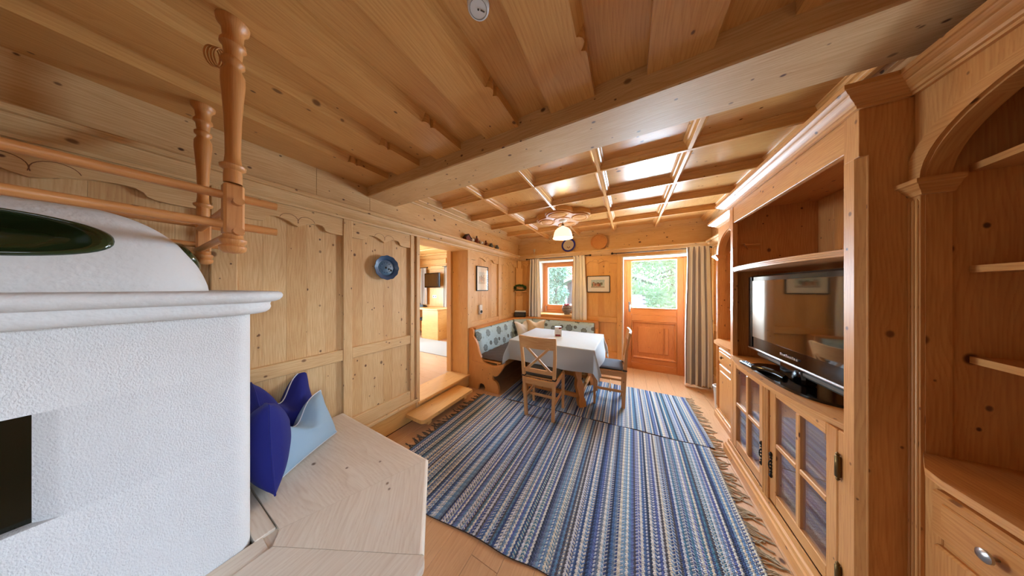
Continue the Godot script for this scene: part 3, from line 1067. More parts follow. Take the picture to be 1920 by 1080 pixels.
func build_openings() -> void:
	# window on the far wall
	var w := struct("window_1", "small garden window with a deep pine reveal on the far wall", "window")
	board("reveal", Vector3(-1.64, 0.93, -4.46), Vector3(-1.615, 2.0, -4.10), EY, M.pine_seat, w)
	board("reveal", Vector3(-0.885, 0.93, -4.46), Vector3(-0.86, 2.0, -4.10), EY, M.pine_seat, w)
	board("reveal", Vector3(-1.62, 1.985, -4.46), Vector3(-0.88, 2.01, -4.10), EX, M.pine_seat, w)
	board("window_sill", Vector3(-1.66, 0.905, -4.47), Vector3(-0.84, 0.935, -4.06), EX, M.pine_clear, w, 0.006)
	board("apron", Vector3(-1.64, 0.86, -4.12), Vector3(-0.86, 0.905, -4.09), EX, M.pine_clear, w, 0.004)
	for q in [[-1.62, -1.55, 0.935, 1.985], [-0.95, -0.88, 0.935, 1.985]]:
		board("frame", Vector3(q[0], q[2], -4.48), Vector3(q[1], q[3], -4.40), EY, M.larch, w, 0.006)
	for q in [[0.935, 1.0], [1.92, 1.985]]:
		board("frame", Vector3(-1.55, q[0], -4.48), Vector3(-0.95, q[1], -4.40), EX, M.larch, w, 0.006)
	for q in [[-1.555, -1.51], [-1.0, -0.945]]:
		board("sash", Vector3(q[0], 0.99, -4.46), Vector3(q[1], 1.93, -4.385), EY, M.larch, w, 0.008)
	for q in [[0.99, 1.10], [1.885, 1.93]]:
		board("sash", Vector3(-1.51, q[0], -4.46), Vector3(-1.0, q[1], -4.385), EX, M.larch, w, 0.008)
	board("pane", Vector3(-1.515, 1.09, -4.434), Vector3(-0.995, 1.90, -4.428), EX, M.pane, w, 0.0)
	var h := mb()
	h.tube(PackedVector3Array([Vector3(-1.535, 1.06, -4.385), Vector3(-1.535, 1.06, -4.345)]), 0.009, 10)
	h.tube(PackedVector3Array([Vector3(-1.535, 1.07, -4.345), Vector3(-1.535, 1.03, -4.34), Vector3(-1.533, 0.965, -4.345)]), 0.008, 10)
	obj("window_handle", h, M.steel, w)
	var w3 := struct("window_3", "added side window out of view, lighting the near half of the room", "window")  # added window out of view, an opening for the near fill light
	for q in [[-0.06, 0.02], [0.57, 0.63], [1.18, 1.26]]:
		board("frame", Vector3(1.45, 0.95, q[0]), Vector3(1.53, 2.05, q[1]), EY, M.larch, w3, 0.006)
	for q in [[0.95, 1.02], [1.98, 2.05]]:
		board("frame", Vector3(1.45, q[0], 0.02), Vector3(1.53, q[1], 1.18), EZ, M.larch, w3, 0.006)
	board("window_sill", Vector3(1.31, 0.92, -0.10), Vector3(1.62, 0.955, 1.30), EZ, M.pine_clear, w3, 0.006)
	for q in [[0.02, 0.57], [0.63, 1.18]]:
		board("pane", Vector3(1.488, 1.01, q[0]), Vector3(1.494, 1.99, q[1]), EZ, M.pane, w3, 0.0)
	# garden door in a deep reveal
	var d := struct("door_1", "reddish wooden garden door, glazed above and panelled below", "door")
	board("reveal", Vector3(-0.10, 0.0, -4.46), Vector3(-0.072, 1.985, -4.10), EY, M.pine_seat, d)
	board("reveal", Vector3(0.892, 0.0, -4.46), Vector3(0.92, 1.985, -4.10), EY, M.pine_clear, d)
	board("reveal", Vector3(-0.08, 1.968, -4.46), Vector3(0.90, 1.995, -4.10), EX, M.pine_seat, d)
	for q in [[-0.075, -0.02], [0.80, 0.895]]:
		board("frame", Vector3(q[0], 0.0, -4.50), Vector3(q[1], 1.97, -4.44), EY, M.larch, d, 0.005)
	board("frame", Vector3(-0.02, 1.955, -4.50), Vector3(0.80, 1.97, -4.44), EX, M.larch, d, 0.004)
	board("threshold", Vector3(-0.08, -0.05, -4.50), Vector3(0.90, 0.012, -4.44), EX, M.larch, d, 0.004)
	var zf := -4.452   # face of the leaf
	for q in [[-0.02, 0.052], [0.71, 0.80]]:
		board("leaf_stile", Vector3(q[0], 0.012, -4.50), Vector3(q[1], 1.955, zf + 0.012), EY, M.larch, d, 0.006)
	for q in [[0.012, 0.12], [0.97, 1.08], [1.93, 1.955], [0.12, 0.2]]:
		board("leaf_rail", Vector3(0.052, q[0], -4.50), Vector3(0.71, q[1], zf + (0.012 if q[0] != 0.12 else 0.004)), EX, M.larch, d, 0.006)
	board("glazing_bead", Vector3(0.052, 1.08, -4.49), Vector3(0.71, 1.10, zf + 0.02), EX, M.larch, d, 0.004)
	board("leaf_rail", Vector3(0.052, 0.86, -4.50), Vector3(0.71, 0.97, zf + 0.012), EX, M.larch, d, 0.006)
	board("field_panel", Vector3(0.05, 0.19, -4.49), Vector3(0.712, 0.87, zf - 0.014), EY, M.larch, d)
	var mo := mb()
	mo.xf = Transform3D(Basis(Vector3.RIGHT, Vector3.BACK, Vector3.DOWN), Vector3(0, 0, 0))
	mo.sweep(pv([0.030, zf - 0.014, 0.022, zf + 0.008, 0.012, zf + 0.018, 0.0, zf + 0.016, 0.0, zf - 0.014]), pv([0.056, -0.205, 0.706, -0.205, 0.706, -0.856, 0.056, -0.856]), true, -1.0)
	obj("panel_moulding", mo, M.larch, d)
	var rp := mb(EY)
	rp.lohi(Vector3(0.15, 0.30, -4.47), Vector3(0.53, 0.76, zf + 0.002), 0.016)
	obj("raised_panel", rp, M.larch, d)
	var rp2 := mb(EY)
	rp2.lohi(Vector3(0.545, 0.30, -4.47), Vector3(0.60, 0.76, zf + 0.0), 0.012)
	obj("raised_panel", rp2, M.larch, d)
	board("pane", Vector3(0.045, 1.09, -4.480), Vector3(0.715, 1.94, -4.474), EX, M.pane, d, 0.0)
	var dh := mb()
	dh.lohi(Vector3(0.004, 1.02, zf + 0.010), Vector3(0.034, 1.20, zf + 0.018), 0.003)
	dh.tube(PackedVector3Array([Vector3(0.019, 1.14, zf + 0.01), Vector3(0.019, 1.14, zf + 0.055), Vector3(0.028, 1.14, zf + 0.062), Vector3(0.028, 1.06, zf + 0.062)]), 0.008, 10)
	obj("door_handle", dh, M.steel, d)
	# casing and step of the doorway in the left wall
	var dc := struct("trim_4", "pine lining of the open doorway in the left wall", "door lining")
	for q in [[-2.37, -2.07], [-2.46, -2.37]]:
		board("jamb", Vector3(q[0], 0.17, -2.50), Vector3(q[1] - 0.002, 2.02, -2.452 + (0.0 if q[0] > -2.4 else 0.03)), EY, M.pine_clear, dc, 0.004)
	board("jamb", Vector3(-2.37, 0.17, -1.63), Vector3(-2.112, 2.02, -1.615), EY, M.pine_clear, dc, 0.002)
	board("head", Vector3(-2.37, 2.005, -2.455), Vector3(-2.07, 2.03, -1.625), EZ, M.pine_clear, dc, 0.002)
	var th := struct("trim_5", "worn pine threshold board at the raised doorway", "threshold")
	board("tread", Vector3(-2.40, 0.15, -2.50), Vector3(-2.045, 0.182, -1.60), EZ, M.pine_clear, th, 0.006)
	board("riser", Vector3(-2.12, 0.0, -2.50), Vector3(-2.075, 0.15, -1.60), EZ, M.pine_clear, th)
	# loose step board before the doorway
	var st := thing("step", "broad pine step board with rounded corner below the doorway", "step")
	var sp := pv([-2.05, -1.445, -1.83, -1.445, -1.81, -1.45, -1.795, -1.465, -1.79, -1.485, -1.79, -2.22, -2.05, -2.22])
	var sb := mb(EZ)
	sb.prism(sp, Vector3(0, 0.092, 0), EX, EZ, EY, 0.036)
	obj("tread", sb, M.pine_clear, st)
	board("bearer", Vector3(-2.05, 0.0, -1.62), Vector3(-1.86, 0.092, -1.57), EX, M.pine_clear, st)
	board("bearer", Vector3(-2.05, 0.0, -2.19), Vector3(-1.86, 0.092, -2.14), EX, M.pine_clear, st)

# ------------------------------------------------------------------ room beyond the doorway
func build_bedroom() -> void:
	var fl := struct("floor", "raised pine floor of the room beyond the doorway", "floor")
	board("subfloor", Vector3(-5.6, -0.1, -4.5), Vector3(-2.37, 0.155, 0.5), EX, M.dark_boards, fl, 0.0)
	for k in 24:
		board("floor_board", Vector3(-5.6, 0.155, -4.3 + k * 0.2), Vector3(-2.40, 0.175, -4.3 + (k + 1) * 0.2 - 0.001), EX, M.floor, fl)
	var ce := struct("ceiling", "pale pine ceiling of the room beyond the doorway", "ceiling")
	board("slab", Vector3(-5.6, 2.40, -4.5), Vector3(-2.37, 2.6, 0.5), EX, M.pine_clear, ce)
	for k in 6:
		board("ceiling_rail", Vector3(-5.6, 2.36, -4.2 + k * 0.6), Vector3(-2.37, 2.40, -4.14 + k * 0.6), EX, M.pine_clear, ce, 0.008)
	var wf := struct("wall_beyond", "far pine wall of the room beyond the doorway", "wall")
	for q in [[-5.6, -4.12, -0.1, 2.5], [-3.05, -2.37, -0.1, 2.5], [-4.12, -3.05, -0.1, 0.95], [-4.12, -3.05, 2.0, 2.5]]:
		board("core", Vector3(q[0], q[2], -4.5), Vector3(q[1], q[3], -4.29), EY, M.pine_clear, wf, 0.0)
	for k in 14:
		board("panel_board", Vector3(-5.6 + k * 0.105, 0.3, -4.30), Vector3(-5.6 + (k + 1) * 0.105 - 0.001, 1.98, -4.28), EY, M.pine_clear, wf, 0.001)
	board("rail", Vector3(-5.6, 1.98, -4.30), Vector3(-4.14, 2.08, -4.25), EX, M.pine_clear, wf, 0.01)
	board("rail", Vector3(-5.6, 2.30, -4.30), Vector3(-4.14, 2.38, -4.25), EX, M.pine_clear, wf, 0.01)
	board("raised_panel", Vector3(-5.3, 2.13, -4.30), Vector3(-4.35, 2.26, -4.265), EX, M.pine_clear, wf, 0.012)
	var wo := struct("wall_side", "outer side walls of the room beyond the doorway", "wall")
	for q in [[-4.5, -3.35, -0.1, 2.6], [-1.45, 0.5, -0.1, 2.6], [-3.35, -1.45, -0.1, 0.85], [-3.35, -1.45, 2.05, 2.6]]:
		board("core", Vector3(-5.8, q[2], q[0]), Vector3(-5.6, q[3], q[1]), EY, M.pine_clear, wo, 0.0)
	var w4 := struct("window_4", "unseen wide window in the outer wall of the next room, lighting the cabinets", "window")  # window out of view, placed so its light reaches the cabinet fronts
	for q in [[-3.35, -3.28], [-2.43, -2.37], [-1.52, -1.45]]:
		board("frame", Vector3(-5.73, 0.85, q[0]), Vector3(-5.65, 2.05, q[1]), EY, M.pine_seat, w4, 0.006)
	for q in [[0.85, 0.92], [1.98, 2.05]]:
		board("frame", Vector3(-5.73, q[0], -3.28), Vector3(-5.65, q[1], -1.52), EZ, M.pine_seat, w4, 0.006)
	for q in [[-3.28, -2.43], [-2.37, -1.52]]:
		board("pane", Vector3(-5.69, 0.91, q[0]), Vector3(-5.684, 1.99, q[1]), EZ, M.pane, w4, 0.0)
	board("core", Vector3(-5.8, -0.1, 0.5), Vector3(-2.37, 2.6, 0.7), EY, M.pine_clear, wo, 0.0)
	var w := struct("window_2", "narrow strip of bright window in the room beyond", "window")
	for q in [[-4.12, -4.06], [-3.11, -3.05]]:
		board("frame", Vector3(q[0], 0.95, -4.45), Vector3(q[1], 2.0, -4.28), EY, M.pine_seat, w, 0.006)
	for q in [[0.95, 1.02], [1.93, 2.0]]:
		board("frame", Vector3(-4.06, q[0], -4.45), Vector3(-3.11, q[1], -4.28), EX, M.pine_seat, w, 0.006)
	board("pane", Vector3(-4.07, 1.0, -4.40), Vector3(-3.10, 1.95, -4.394), EX, M.pane, w, 0.0)
	# furniture
	var dk := thing("desk", "pine desk with open knee space against the wall of the next room", "desk")
	board("desk_top", Vector3(-5.58, 0.905, -4.27), Vector3(-4.02, 0.94, -3.66), EX, M.pine_clear, dk, 0.006)
	board("side_panel", Vector3(-4.60, 0.175, -4.25), Vector3(-4.04, 0.905, -3.70), EX, M.pine_clear, dk, 0.004)
	board("side_panel", Vector3(-5.56, 0.175, -4.25), Vector3(-5.52, 0.905, -3.70), EX, M.pine_clear, dk, 0.004)
	var sc := thing("stool", "small dark-seated pine stool under the desk in the next room", "stool", Vector3(-4.92, 0.175, -3.98))
	for sx in [-1, 1]:
		for sz in [-1, 1]:
			board("leg", Vector3(sx * 0.15 - 0.02, 0, sz * 0.13 - 0.02), Vector3(sx * 0.15 + 0.02, 0.42, sz * 0.13 + 0.02), EY, M.pine_clear, sc, 0.004)
	board("seat", Vector3(-0.19, 0.42, -0.17), Vector3(0.19, 0.46, 0.17), EX, M.seat_pad, sc, 0.012)
	board("stretcher", Vector3(-0.15, 0.14, -0.015), Vector3(0.15, 0.17, 0.015), EX, M.pine_clear, sc, 0.004)
	var tv := thing("television", "small flat black television mounted on the wall of the next room", "television", Vector3(-4.72, 1.66, -4.12), -0.12)
	var b := mb()
	b.lohi(Vector3(-0.33, -0.20, -0.03), Vector3(0.33, 0.20, 0.03), 0.012)
	obj("case", b, M.black_gloss, tv)
	b = mb()
	b.lohi(Vector3(-0.30, -0.165, 0.028), Vector3(0.30, 0.175, 0.032), 0.001)
	obj("screen", b, M.screen, tv)
	b = mb()
	b.lohi(Vector3(-0.06, -0.08, -0.15), Vector3(0.06, 0.08, -0.03), 0.004)
	obj("wall_mount", b, M.black_matt, tv)
	var ph := thing("telephone", "black desk telephone on the pine desk of the next room", "telephone", Vector3(-4.88, 0.94, -3.92), 0.3)
	b = mb()
	b.prism(pv([-0.10, 0, 0.10, 0, 0.10, 0.03, -0.10, 0.075]), Vector3(-0.09, 0, 0), EZ * -1.0, EY, EX, 0.18)
	obj("body", b, M.black_matt, ph)
	b = mb()
	b.tube(PackedVector3Array([Vector3(-0.12, 0.07, 0.09), Vector3(-0.12, 0.10, 0.05), Vector3(-0.12, 0.10, -0.05), Vector3(-0.12, 0.07, -0.09)]), 0.02, 8)
	obj("handset", b, M.black_matt, ph)
	var ol := thing("wall_socket", "white wall socket above the desk in the next room", "socket", Vector3(-4.80, 1.21, -4.28))
	b = mb()
	b.lohi(Vector3(-0.08, -0.04, 0.0), Vector3(0.08, 0.04, 0.012), 0.004)
	obj("plate", b, M.white_plastic, ol)
	for s in [-1, 1]:
		b = mb()
		b.lathe(pv([0.022, 0.012, 0.022, 0.014, 0.0, 0.014]), Vector3(s * 0.04, 0, 0), 14, 50, EZ)
		obj("insert", b, M.grey_plastic, ol)
	var q1 := curtain("curtain", "grey striped curtain left of the television in the next room", Vector3(-5.17, 0.98, -4.20), 0.26, 1.04, 7, 0.02, 0.9)
	var q2 := curtain("curtain", "grey striped curtain between television and window in the next room", Vector3(-4.27, 0.94, -4.20), 0.20, 1.10, 6, 0.02, 1.0)
	for s in [[-5.17, 0.34], [-4.27, 0.28]]:
		var rd := thing("curtain_rod", "short dark rod carrying the %s curtain of the next room" % ("left" if s[0] < -5.0 else "window-side"), "curtain rod")
		b = mb()
		b.tube(PackedVector3Array([Vector3(s[0] - s[1] * 0.5, 2.03, -4.19), Vector3(s[0] + s[1] * 0.5, 2.03, -4.19)]), 0.008, 8)
		obj("rod", b, M.iron, rd)
		b = mb()
		b.lathe(pv([0.0, -0.02, 0.016, -0.008, 0.018, 0.006, 0.0, 0.02]), Vector3(s[0] + s[1] * 0.5, 2.03, -4.19), 10)
		obj("finial", b, M.iron, rd)
	var rg := thing("carpet", "cream carpet on the raised floor of the next room", "carpet")
	board("pile", Vector3(-5.5, 0.175, -3.69), Vector3(-2.95, 0.187, -2.90), EX, M.cream_rug, rg, 0.005)

# gathered cloth hanging from a rod; `at` is the middle of the hem
func curtain(called: String, label: String, at: Vector3, w: float, h: float, folds: int, depth: float, flare := 1.0, full := 2.4) -> Node3D:
	var o := thing(called, label, "curtain", at)
	var b := mb()
	var rows := []
	var K := folds * 14 + 1
	var R := 30
	for i in R + 1:
		var q := float(i) / R      # 0 top .. 1 hem
		var y := h * (1.0 - q)
		var wid := w * lerpf(0.80, 1.0, smoothstep(0.0, 0.75, q)) * lerpf(1.0, flare, q)
		var head := smoothstep(0.0, 0.05, q)
		var line := PackedVector3Array()
		for k in K:
			var s := float(k) / (K - 1)
			var a := s * folds * TAU
			var amp := depth * lerpf(0.55, 1.0, q) * head + 0.008
			var zz := sin(a + 0.6 * sin(s * 9.0 + q * 2.0)) * amp * (0.8 + 0.3 * sin(s * 17.0))
			var fine := 0.004 * sin(a * 3.0) * (1.0 - smoothstep(0.03, 0.12, q))
			var pinch := 0.010 * exp(-pow((q - 0.055) / 0.015, 2.0))
			line.append(Vector3((s - 0.5) * wid + 0.35 * amp * cos(a), y, zz * (1.0 - pinch * 40.0) + fine))
		rows.append(line)
	b.sheet(rows, Vector2(w * full / 0.34, h))
	obj("cloth", b, M.curtain, o)
	return o

# ------------------------------------------------------------------ wall unit on the right
const CROWN := [0, 2.135, 0.012, 2.135, 0.014, 2.143, 0.022, 2.145, 0.026, 2.153, 0.046, 2.163, 0.052, 2.172, 0.060, 2.174, 0.070, 2.183, 0.076, 2.184, 0.077, 2.200, 0, 2.200]

func crown(parent: Node, path: PackedVector2Array, side: float) -> void:
	var b := mb()
	b.sweep(pv(CROWN), path, false, side)
	obj("crown_moulding", b, M.pine_cab, parent)

func fluted(parent: Node, z0: float, z1: float, y0: float, y1: float, xf: float) -> void:
	# a slim pilaster on the face x = xf with three reeds
	var b := mb(EY)
	b.lohi(Vector3(xf - 0.010, y0, z0), Vector3(xf + 0.01, y1, z1), 0.002)
	var w := z1 - z0
	for k in 4:
		var z := z0 + w * (0.14 + 0.24 * k)
		b.lathe(pv([0.0045, y0 + 0.02, 0.0045, y1 - 0.02, 0.0, y1 - 0.012]), Vector3(xf - 0.010, 0, z), 8)
	obj("pilaster", b, M.pine_cab, parent)

func side_unit(called: String, label: String, z0: float, z1: float) -> Node3D:
	var o := thing(called, label, "cabinet")
	var xf := 0.90
	var zc := (z0 + z1) * 0.5
	var hw := (z1 - z0) * 0.5
	var ia := hw - 0.031
	# arched face frame
	var pts := pv([z0, 0.86, z0, 2.14, z1, 2.14, z1, 0.86, zc + ia, 0.86, zc + ia, 1.82])
	for k in range(1, 24):
		var a := PI * k / 24.0
		pts.append(Vector2(zc + ia * cos(a), 1.82 + 0.225 * sin(a)))
	pts.append(Vector2(zc - ia, 1.82))
	pts.append(Vector2(zc - ia, 0.86))
	var b := mb(EY)
	b.prism(pts, Vector3(xf, 0, 0), EZ, EY, EX, 0.05, 20.0)
	obj("face_frame", b, M.pine_cab, o)
	# arch band standing proud of the frame
	var band := PackedVector2Array()
	for k in 25:
		var a := PI * k / 24.0
		band.append(Vector2(zc + (ia + 0.053) * cos(a), 1.826 + 0.262 * sin(a)))
	for k in range(24, -1, -1):
		var a := PI * k / 24.0
		band.append(Vector2(zc + ia * cos(a), 1.826 + 0.225 * sin(a)))
	b = mb(EZ)
	b.prism(band, Vector3(xf - 0.012, 0, 0), EZ, EY, EX, 0.014, 20.0)
	obj("arch_band", b, M.pine_cab, o)
	for s in [-1.0, 1.0]:
		var za: float = zc + s * (ia + 0.002)
		var zb: float = zc + s * (ia + 0.050)
		fluted(o, minf(za, zb), maxf(za, zb), 0.10, 1.775, xf)
		var cp := mb(EZ)
		cp.sweep(pv([0, 1.772, 0.008, 1.772, 0.014, 1.786, 0.020, 1.790, 0.028, 1.804, 0.036, 1.808, 0.036, 1.822, 0, 1.822]), pv([xf + 0.05, minf(za, zb) - 0.004, xf - 0.006, minf(za, zb) - 0.004, xf - 0.006, maxf(za, zb) + 0.004, xf + 0.05, maxf(za, zb) + 0.004]), false, 1.0)
		cp.lohi(Vector3(xf - 0.006, 1.772, minf(za, zb) - 0.004), Vector3(xf + 0.05, 1.822, maxf(za, zb) + 0.004), 0.0)
		obj("capital", cp, M.pine_cab, o)
	# carcass
	board("side_panel", Vector3(xf + 0.05, 0.02, z0), Vector3(1.33, 2.14, z0 + 0.022), EY, M.pine_cab, o)
	board("side_panel", Vector3(xf + 0.05, 0.02, z1 - 0.022), Vector3(1.33, 2.14, z1), EY, M.pine_cab, o)
	for k in 5:
		var w := (z1 - z0 - 0.044) / 5.0
		board("back_board", Vector3(1.235, 0.88, z0 + 0.022 + k * w), Vector3(1.25, 2.12, z0 + 0.022 + (k + 1) * w - 0.001), EY, M.pine_cab, o)
	board("top_board", Vector3(xf + 0.05, 2.115, z0 + 0.022), Vector3(1.33, 2.14, z1 - 0.022), EZ, M.pine_cab, o)
	for y in [1.215, 1.512, 1.842]:
		var sh := mb(EZ)
		var bow := PackedVector2Array()
		for k in 13:
			var t := float(k) / 12.0
			bow.append(Vector2(0.985 - 0.035 * sin(t * PI), z0 + 0.024 + (z1 - z0 - 0.048) * t))
		bow.append(Vector2(1.235, z1 - 0.024))
		bow.append(Vector2(1.235, z0 + 0.024))
		sh.prism(bow, Vector3(0, y - 0.011, 0), EX, EZ, EY, 0.022, 40.0)
		obj("shelf", sh, M.pine_cab, o)
	# base with counter, drawer and door
	var ct := pv([xf + 0.02, z0 + 0.01, xf - 0.004, z0 + 0.03, xf - 0.075, z0 + 0.14, xf - 0.088, z0 + 0.20, xf - 0.088, z1 - 0.20, xf - 0.075, z1 - 0.14, xf - 0.004, z1 - 0.03, xf + 0.02, z1 - 0.01, 1.235, z1 - 0.024, 1.235, z0 + 0.024])
	b = mb(EZ)
	b.prism(ct, Vector3(0, 0.858, 0), EX, EZ, EY, 0.024)
	obj("counter", b, M.pine_cab, o)
	board("base_frame", Vector3(xf, 0.10, z0), Vector3(xf + 0.03, 0.858, z0 + 0.075), EY, M.pine_cab, o)
	board("base_frame", Vector3(xf, 0.10, z1 - 0.075), Vector3(xf + 0.03, 0.858, z1), EY, M.pine_cab, o)
	board("base_frame", Vector3(xf + 0.002, 0.795, z0 + 0.075), Vector3(xf + 0.03, 0.858, z1 - 0.075), EZ, M.pine_cab, o)
	board("base_frame", Vector3(xf + 0.002, 0.605, z0 + 0.075), Vector3(xf + 0.03, 0.645, z1 - 0.075), EZ, M.pine_cab, o)
	var dr := mb(EZ)
	dr.lohi(Vector3(xf - 0.016, 0.640, z0 + 0.066), Vector3(xf + 0.3, 0.790, z1 - 0.066), 0.007)
	var dro := obj("drawer", dr, M.pine_cab, o)
	b = mb(EZ)
	b.lohi(Vector3(xf - 0.022, 0.668, z0 + 0.10), Vector3(xf - 0.014, 0.762, z1 - 0.10), 0.006)
	obj("drawer_field", b, M.pine_cab, dro)
	for s in [-1.0, 1.0]:
		b = mb()
		b.lathe(pv([0.004, 0.0, 0.005, 0.012, 0.016, 0.018, 0.017, 0.024, 0.010, 0.029, 0.0, 0.030]), Vector3(xf - 0.020, 0.715, zc + s * (hw - 0.225)), 14, 50, Vector3.LEFT)
		obj("knob", b, M.steel if z0 > -2.0 else M.brass, dro)
	var dd := mb(EY)
	dd.lohi(Vector3(xf - 0.012, 0.115, z0 + 0.066), Vector3(xf + 0.02, 0.610, z1 - 0.066), 0.006)
	var ddo := obj("door", dd, M.pine_cab, o)
	b = mb(EY)
	b.lohi(Vector3(xf - 0.024, 0.17, z0 + 0.125), Vector3(xf - 0.010, 0.555, z1 - 0.125), 0.011)
	obj("raised_field", b, M.pine_cab, ddo)
	b = mb()
	b.sweep(pv([0, 0, 0.035, 0, 0.035, 0.055, 0.026, 0.062, 0.022, 0.078, 0.012, 0.084, 0.010, 0.10, 0, 0.10]), pv([xf, z0, xf, z1]), false, 1.0)
	obj("plinth", b, M.pine_cab, o)
	return o

func build_wall_unit() -> void:
	var near := side_unit("cabinet", "arched wall cabinet nearest the viewer with round-topped niche, drawer and shelves", -1.359, -0.58)
	crown(near, pv([0.90, -1.359, 0.90, -0.58, 1.30, -0.58]), 1.0)
	var far := side_unit("cabinet", "narrow-looking arched wall cabinet beyond the television, next to the garden door curtain", -3.26, -2.562)
	crown(far, pv([1.30, -3.26, 0.90, -3.26, 0.90, -2.562]), 1.0)
	# television bay
	var o := thing("television_cabinet", "projecting middle cabinet with open television bay, bowed counter and two glazed doors", "cabinet")
	var z0 := -2.56
	var z1 := -1.361
	var xf := 0.78
	crown(o, pv([0.895, z0, xf, z0, xf, z1, 0.895, z1]), 1.0)
	# sides
	board("side_panel", Vector3(xf + 0.02, 0.02, z1 - 0.024), Vector3(1.05, 2.14, z1), EY, M.pine_cab, o)
	board("side_panel", Vector3(1.05, 0.02, z1 - 0.024), Vector3(1.30, 2.14, z1 - 0.001), EY, M.pine_cab, o)
	board("side_panel", Vector3(xf + 0.02, 0.02, z0), Vector3(1.30, 2.14, z0 + 0.024), EY, M.pine_cab, o)
	for s in [[z1 - 0.066, z1, 1.0], [z0, z0 + 0.066, -1.0]]:
		var b := mb(EY)
		b.lohi(Vector3(xf, 1.955, s[0]), Vector3(xf + 0.03, 2.14, s[1]), 0.001)
		var zo: float = s[1] if s[2] > 0 else s[0]     # outer edge, chamfered below
		var zi: float = s[0] if s[2] > 0 else s[1]
		var c := 0.026
		b.prism(pv([xf, zi, xf, zo - s[2] * c * 0.8, xf + c, zo, xf + 0.03, zo, xf + 0.03, zi]), Vector3(0, 0.02, 0), EX, EZ, EY, 1.935, 5.0)
		obj("post", b, M.pine_cab, o)
	board("frieze_board", Vector3(xf + 0.003, 2.0, z0 + 0.066), Vector3(xf + 0.03, 2.14, z1 - 0.066), EZ, M.pine_cab, o)
	board("top_board", Vector3(xf + 0.03, 2.115, z0 + 0.024), Vector3(1.30, 2.14, z1 - 0.024), EZ, M.pine_cab, o)
	for k in 8:
		var w := (z1 - z0 - 0.048) / 8.0
		board("back_board", Vector3(1.265, 0.10, z0 + 0.024 + k * w), Vector3(1.28, 2.115, z0 + 0.024 + (k + 1) * w - 0.001), EY, M.pine_cab, o)
	board("back_rail", Vector3(1.235, 1.16, z0 + 0.024), Vector3(1.264, 1.24, z1 - 0.024), EZ, M.pine_cab, o)
	# bowed counter and bowed shelf
	for q in [[0.850, 0.880, 0.0, "counter"], [1.585, 1.613, 0.008, "shelf"]]:
		var bow := PackedVector2Array()
		var n := 28
		for k in n + 1:
			var t := float(k) / n
			var s: float = pow(absf(2.0 * t - 1.0), 2.6)
			bow.append(Vector2(xf + 0.016 - 0.085 * (1.0 - s) + q[2], (z0 - 0.02) + (z1 - 0.082 - z0 + 0.02) * t))
		bow.append(Vector2(xf + 0.03, z1 - 0.066))
		bow.append(Vector2(1.264, z1 - 0.026))
		bow.append(Vector2(1.264, z0 + 0.026))
		bow.append(Vector2(xf + 0.03, z0 + 0.03))
		var b := mb(EZ)
		var y0: float = q[0]
		var y1: float = q[1]
		# edge in three reeds
		b.prism(bow, Vector3(0, y0 + 0.019, 0), EX, EZ, EY, y1 - y0 - 0.019, 30.0)
		b.prism(bow, Vector3(0.006, y0 + 0.010, 0), EX, EZ, EY, 0.009, 30.0)
		b.prism(bow, Vector3(0.012, y0, 0), EX, EZ, EY, 0.010, 30.0)
		obj(q[3], b, M.pine_cab, o)
	var qs := mb(EZ)     # small tapered shelf high in the bay
	var qp := PackedVector2Array([Vector2(1.264, z1 - 0.026), Vector2(0.86, z1 - 0.026)])
	for k in 9:
		var a := PI * 0.5 * k / 8.0
		qp.append(Vector2(0.86 + 0.40 * (1.0 - cos(a)), z1 - 0.10 - 0.40 * sin(a)))
	qs.prism(qp, Vector3(0, 1.735, 0), EX, EZ, EY, 0.02, 30.0)
	obj("shelf", qs, M.pine_cab, o)
	# lower part
	board("base_board", Vector3(xf + 0.03, 0.10, z0 + 0.024), Vector3(1.264, 0.125, z1 - 0.024), EZ, M.pine_cab, o)
	board("inner_shelf", Vector3(xf + 0.09, 0.47, z0 + 0.024), Vector3(1.264, 0.49, z1 - 0.024), EZ, M.pine_cab, o)
	var zm := -1.985
	board("astragal", Vector3(xf - 0.012, 0.125, zm - 0.030), Vector3(xf + 0.02, 0.850, zm + 0.030), EY, M.pine_cab, o, 0.006)
	var ar := mb(EY)
	for s in [-0.012, 0.012]:
		ar.lathe(pv([0.007, 0.13, 0.007, 0.84]), Vector3(xf - 0.010, 0, zm + s), 8)
	obj("astragal_reed", ar, M.pine_cab, o)
	for q in [[z0 + 0.070, zm - 0.032, 1], [zm + 0.032, z1 - 0.100, -1]]:
		var a: float = q[0]
		var e: float = q[1]
		var st := mb(EY)
		st.lohi(Vector3(xf, 0.13, a), Vector3(xf + 0.028, 0.848, a + 0.058), 0.003)
		var d := obj("door", st, M.pine_cab, o)
		board("door_stile", Vector3(xf, 0.13, e - 0.058), Vector3(xf + 0.028, 0.848, e), EY, M.pine_cab, d, 0.003)
		board("door_rail", Vector3(xf + 0.001, 0.13, a + 0.058), Vector3(xf + 0.028, 0.20, e - 0.058), EZ, M.pine_cab, d, 0.003)
		board("door_rail", Vector3(xf + 0.001, 0.79, a + 0.058), Vector3(xf + 0.028, 0.848, e - 0.058), EZ, M.pine_cab, d, 0.003)
		var mid := (a + e) * 0.5
		board("muntin", Vector3(xf + 0.001, 0.20, mid - 0.014), Vector3(xf + 0.026, 0.79, mid + 0.014), EY, M.pine_cab, d, 0.004)
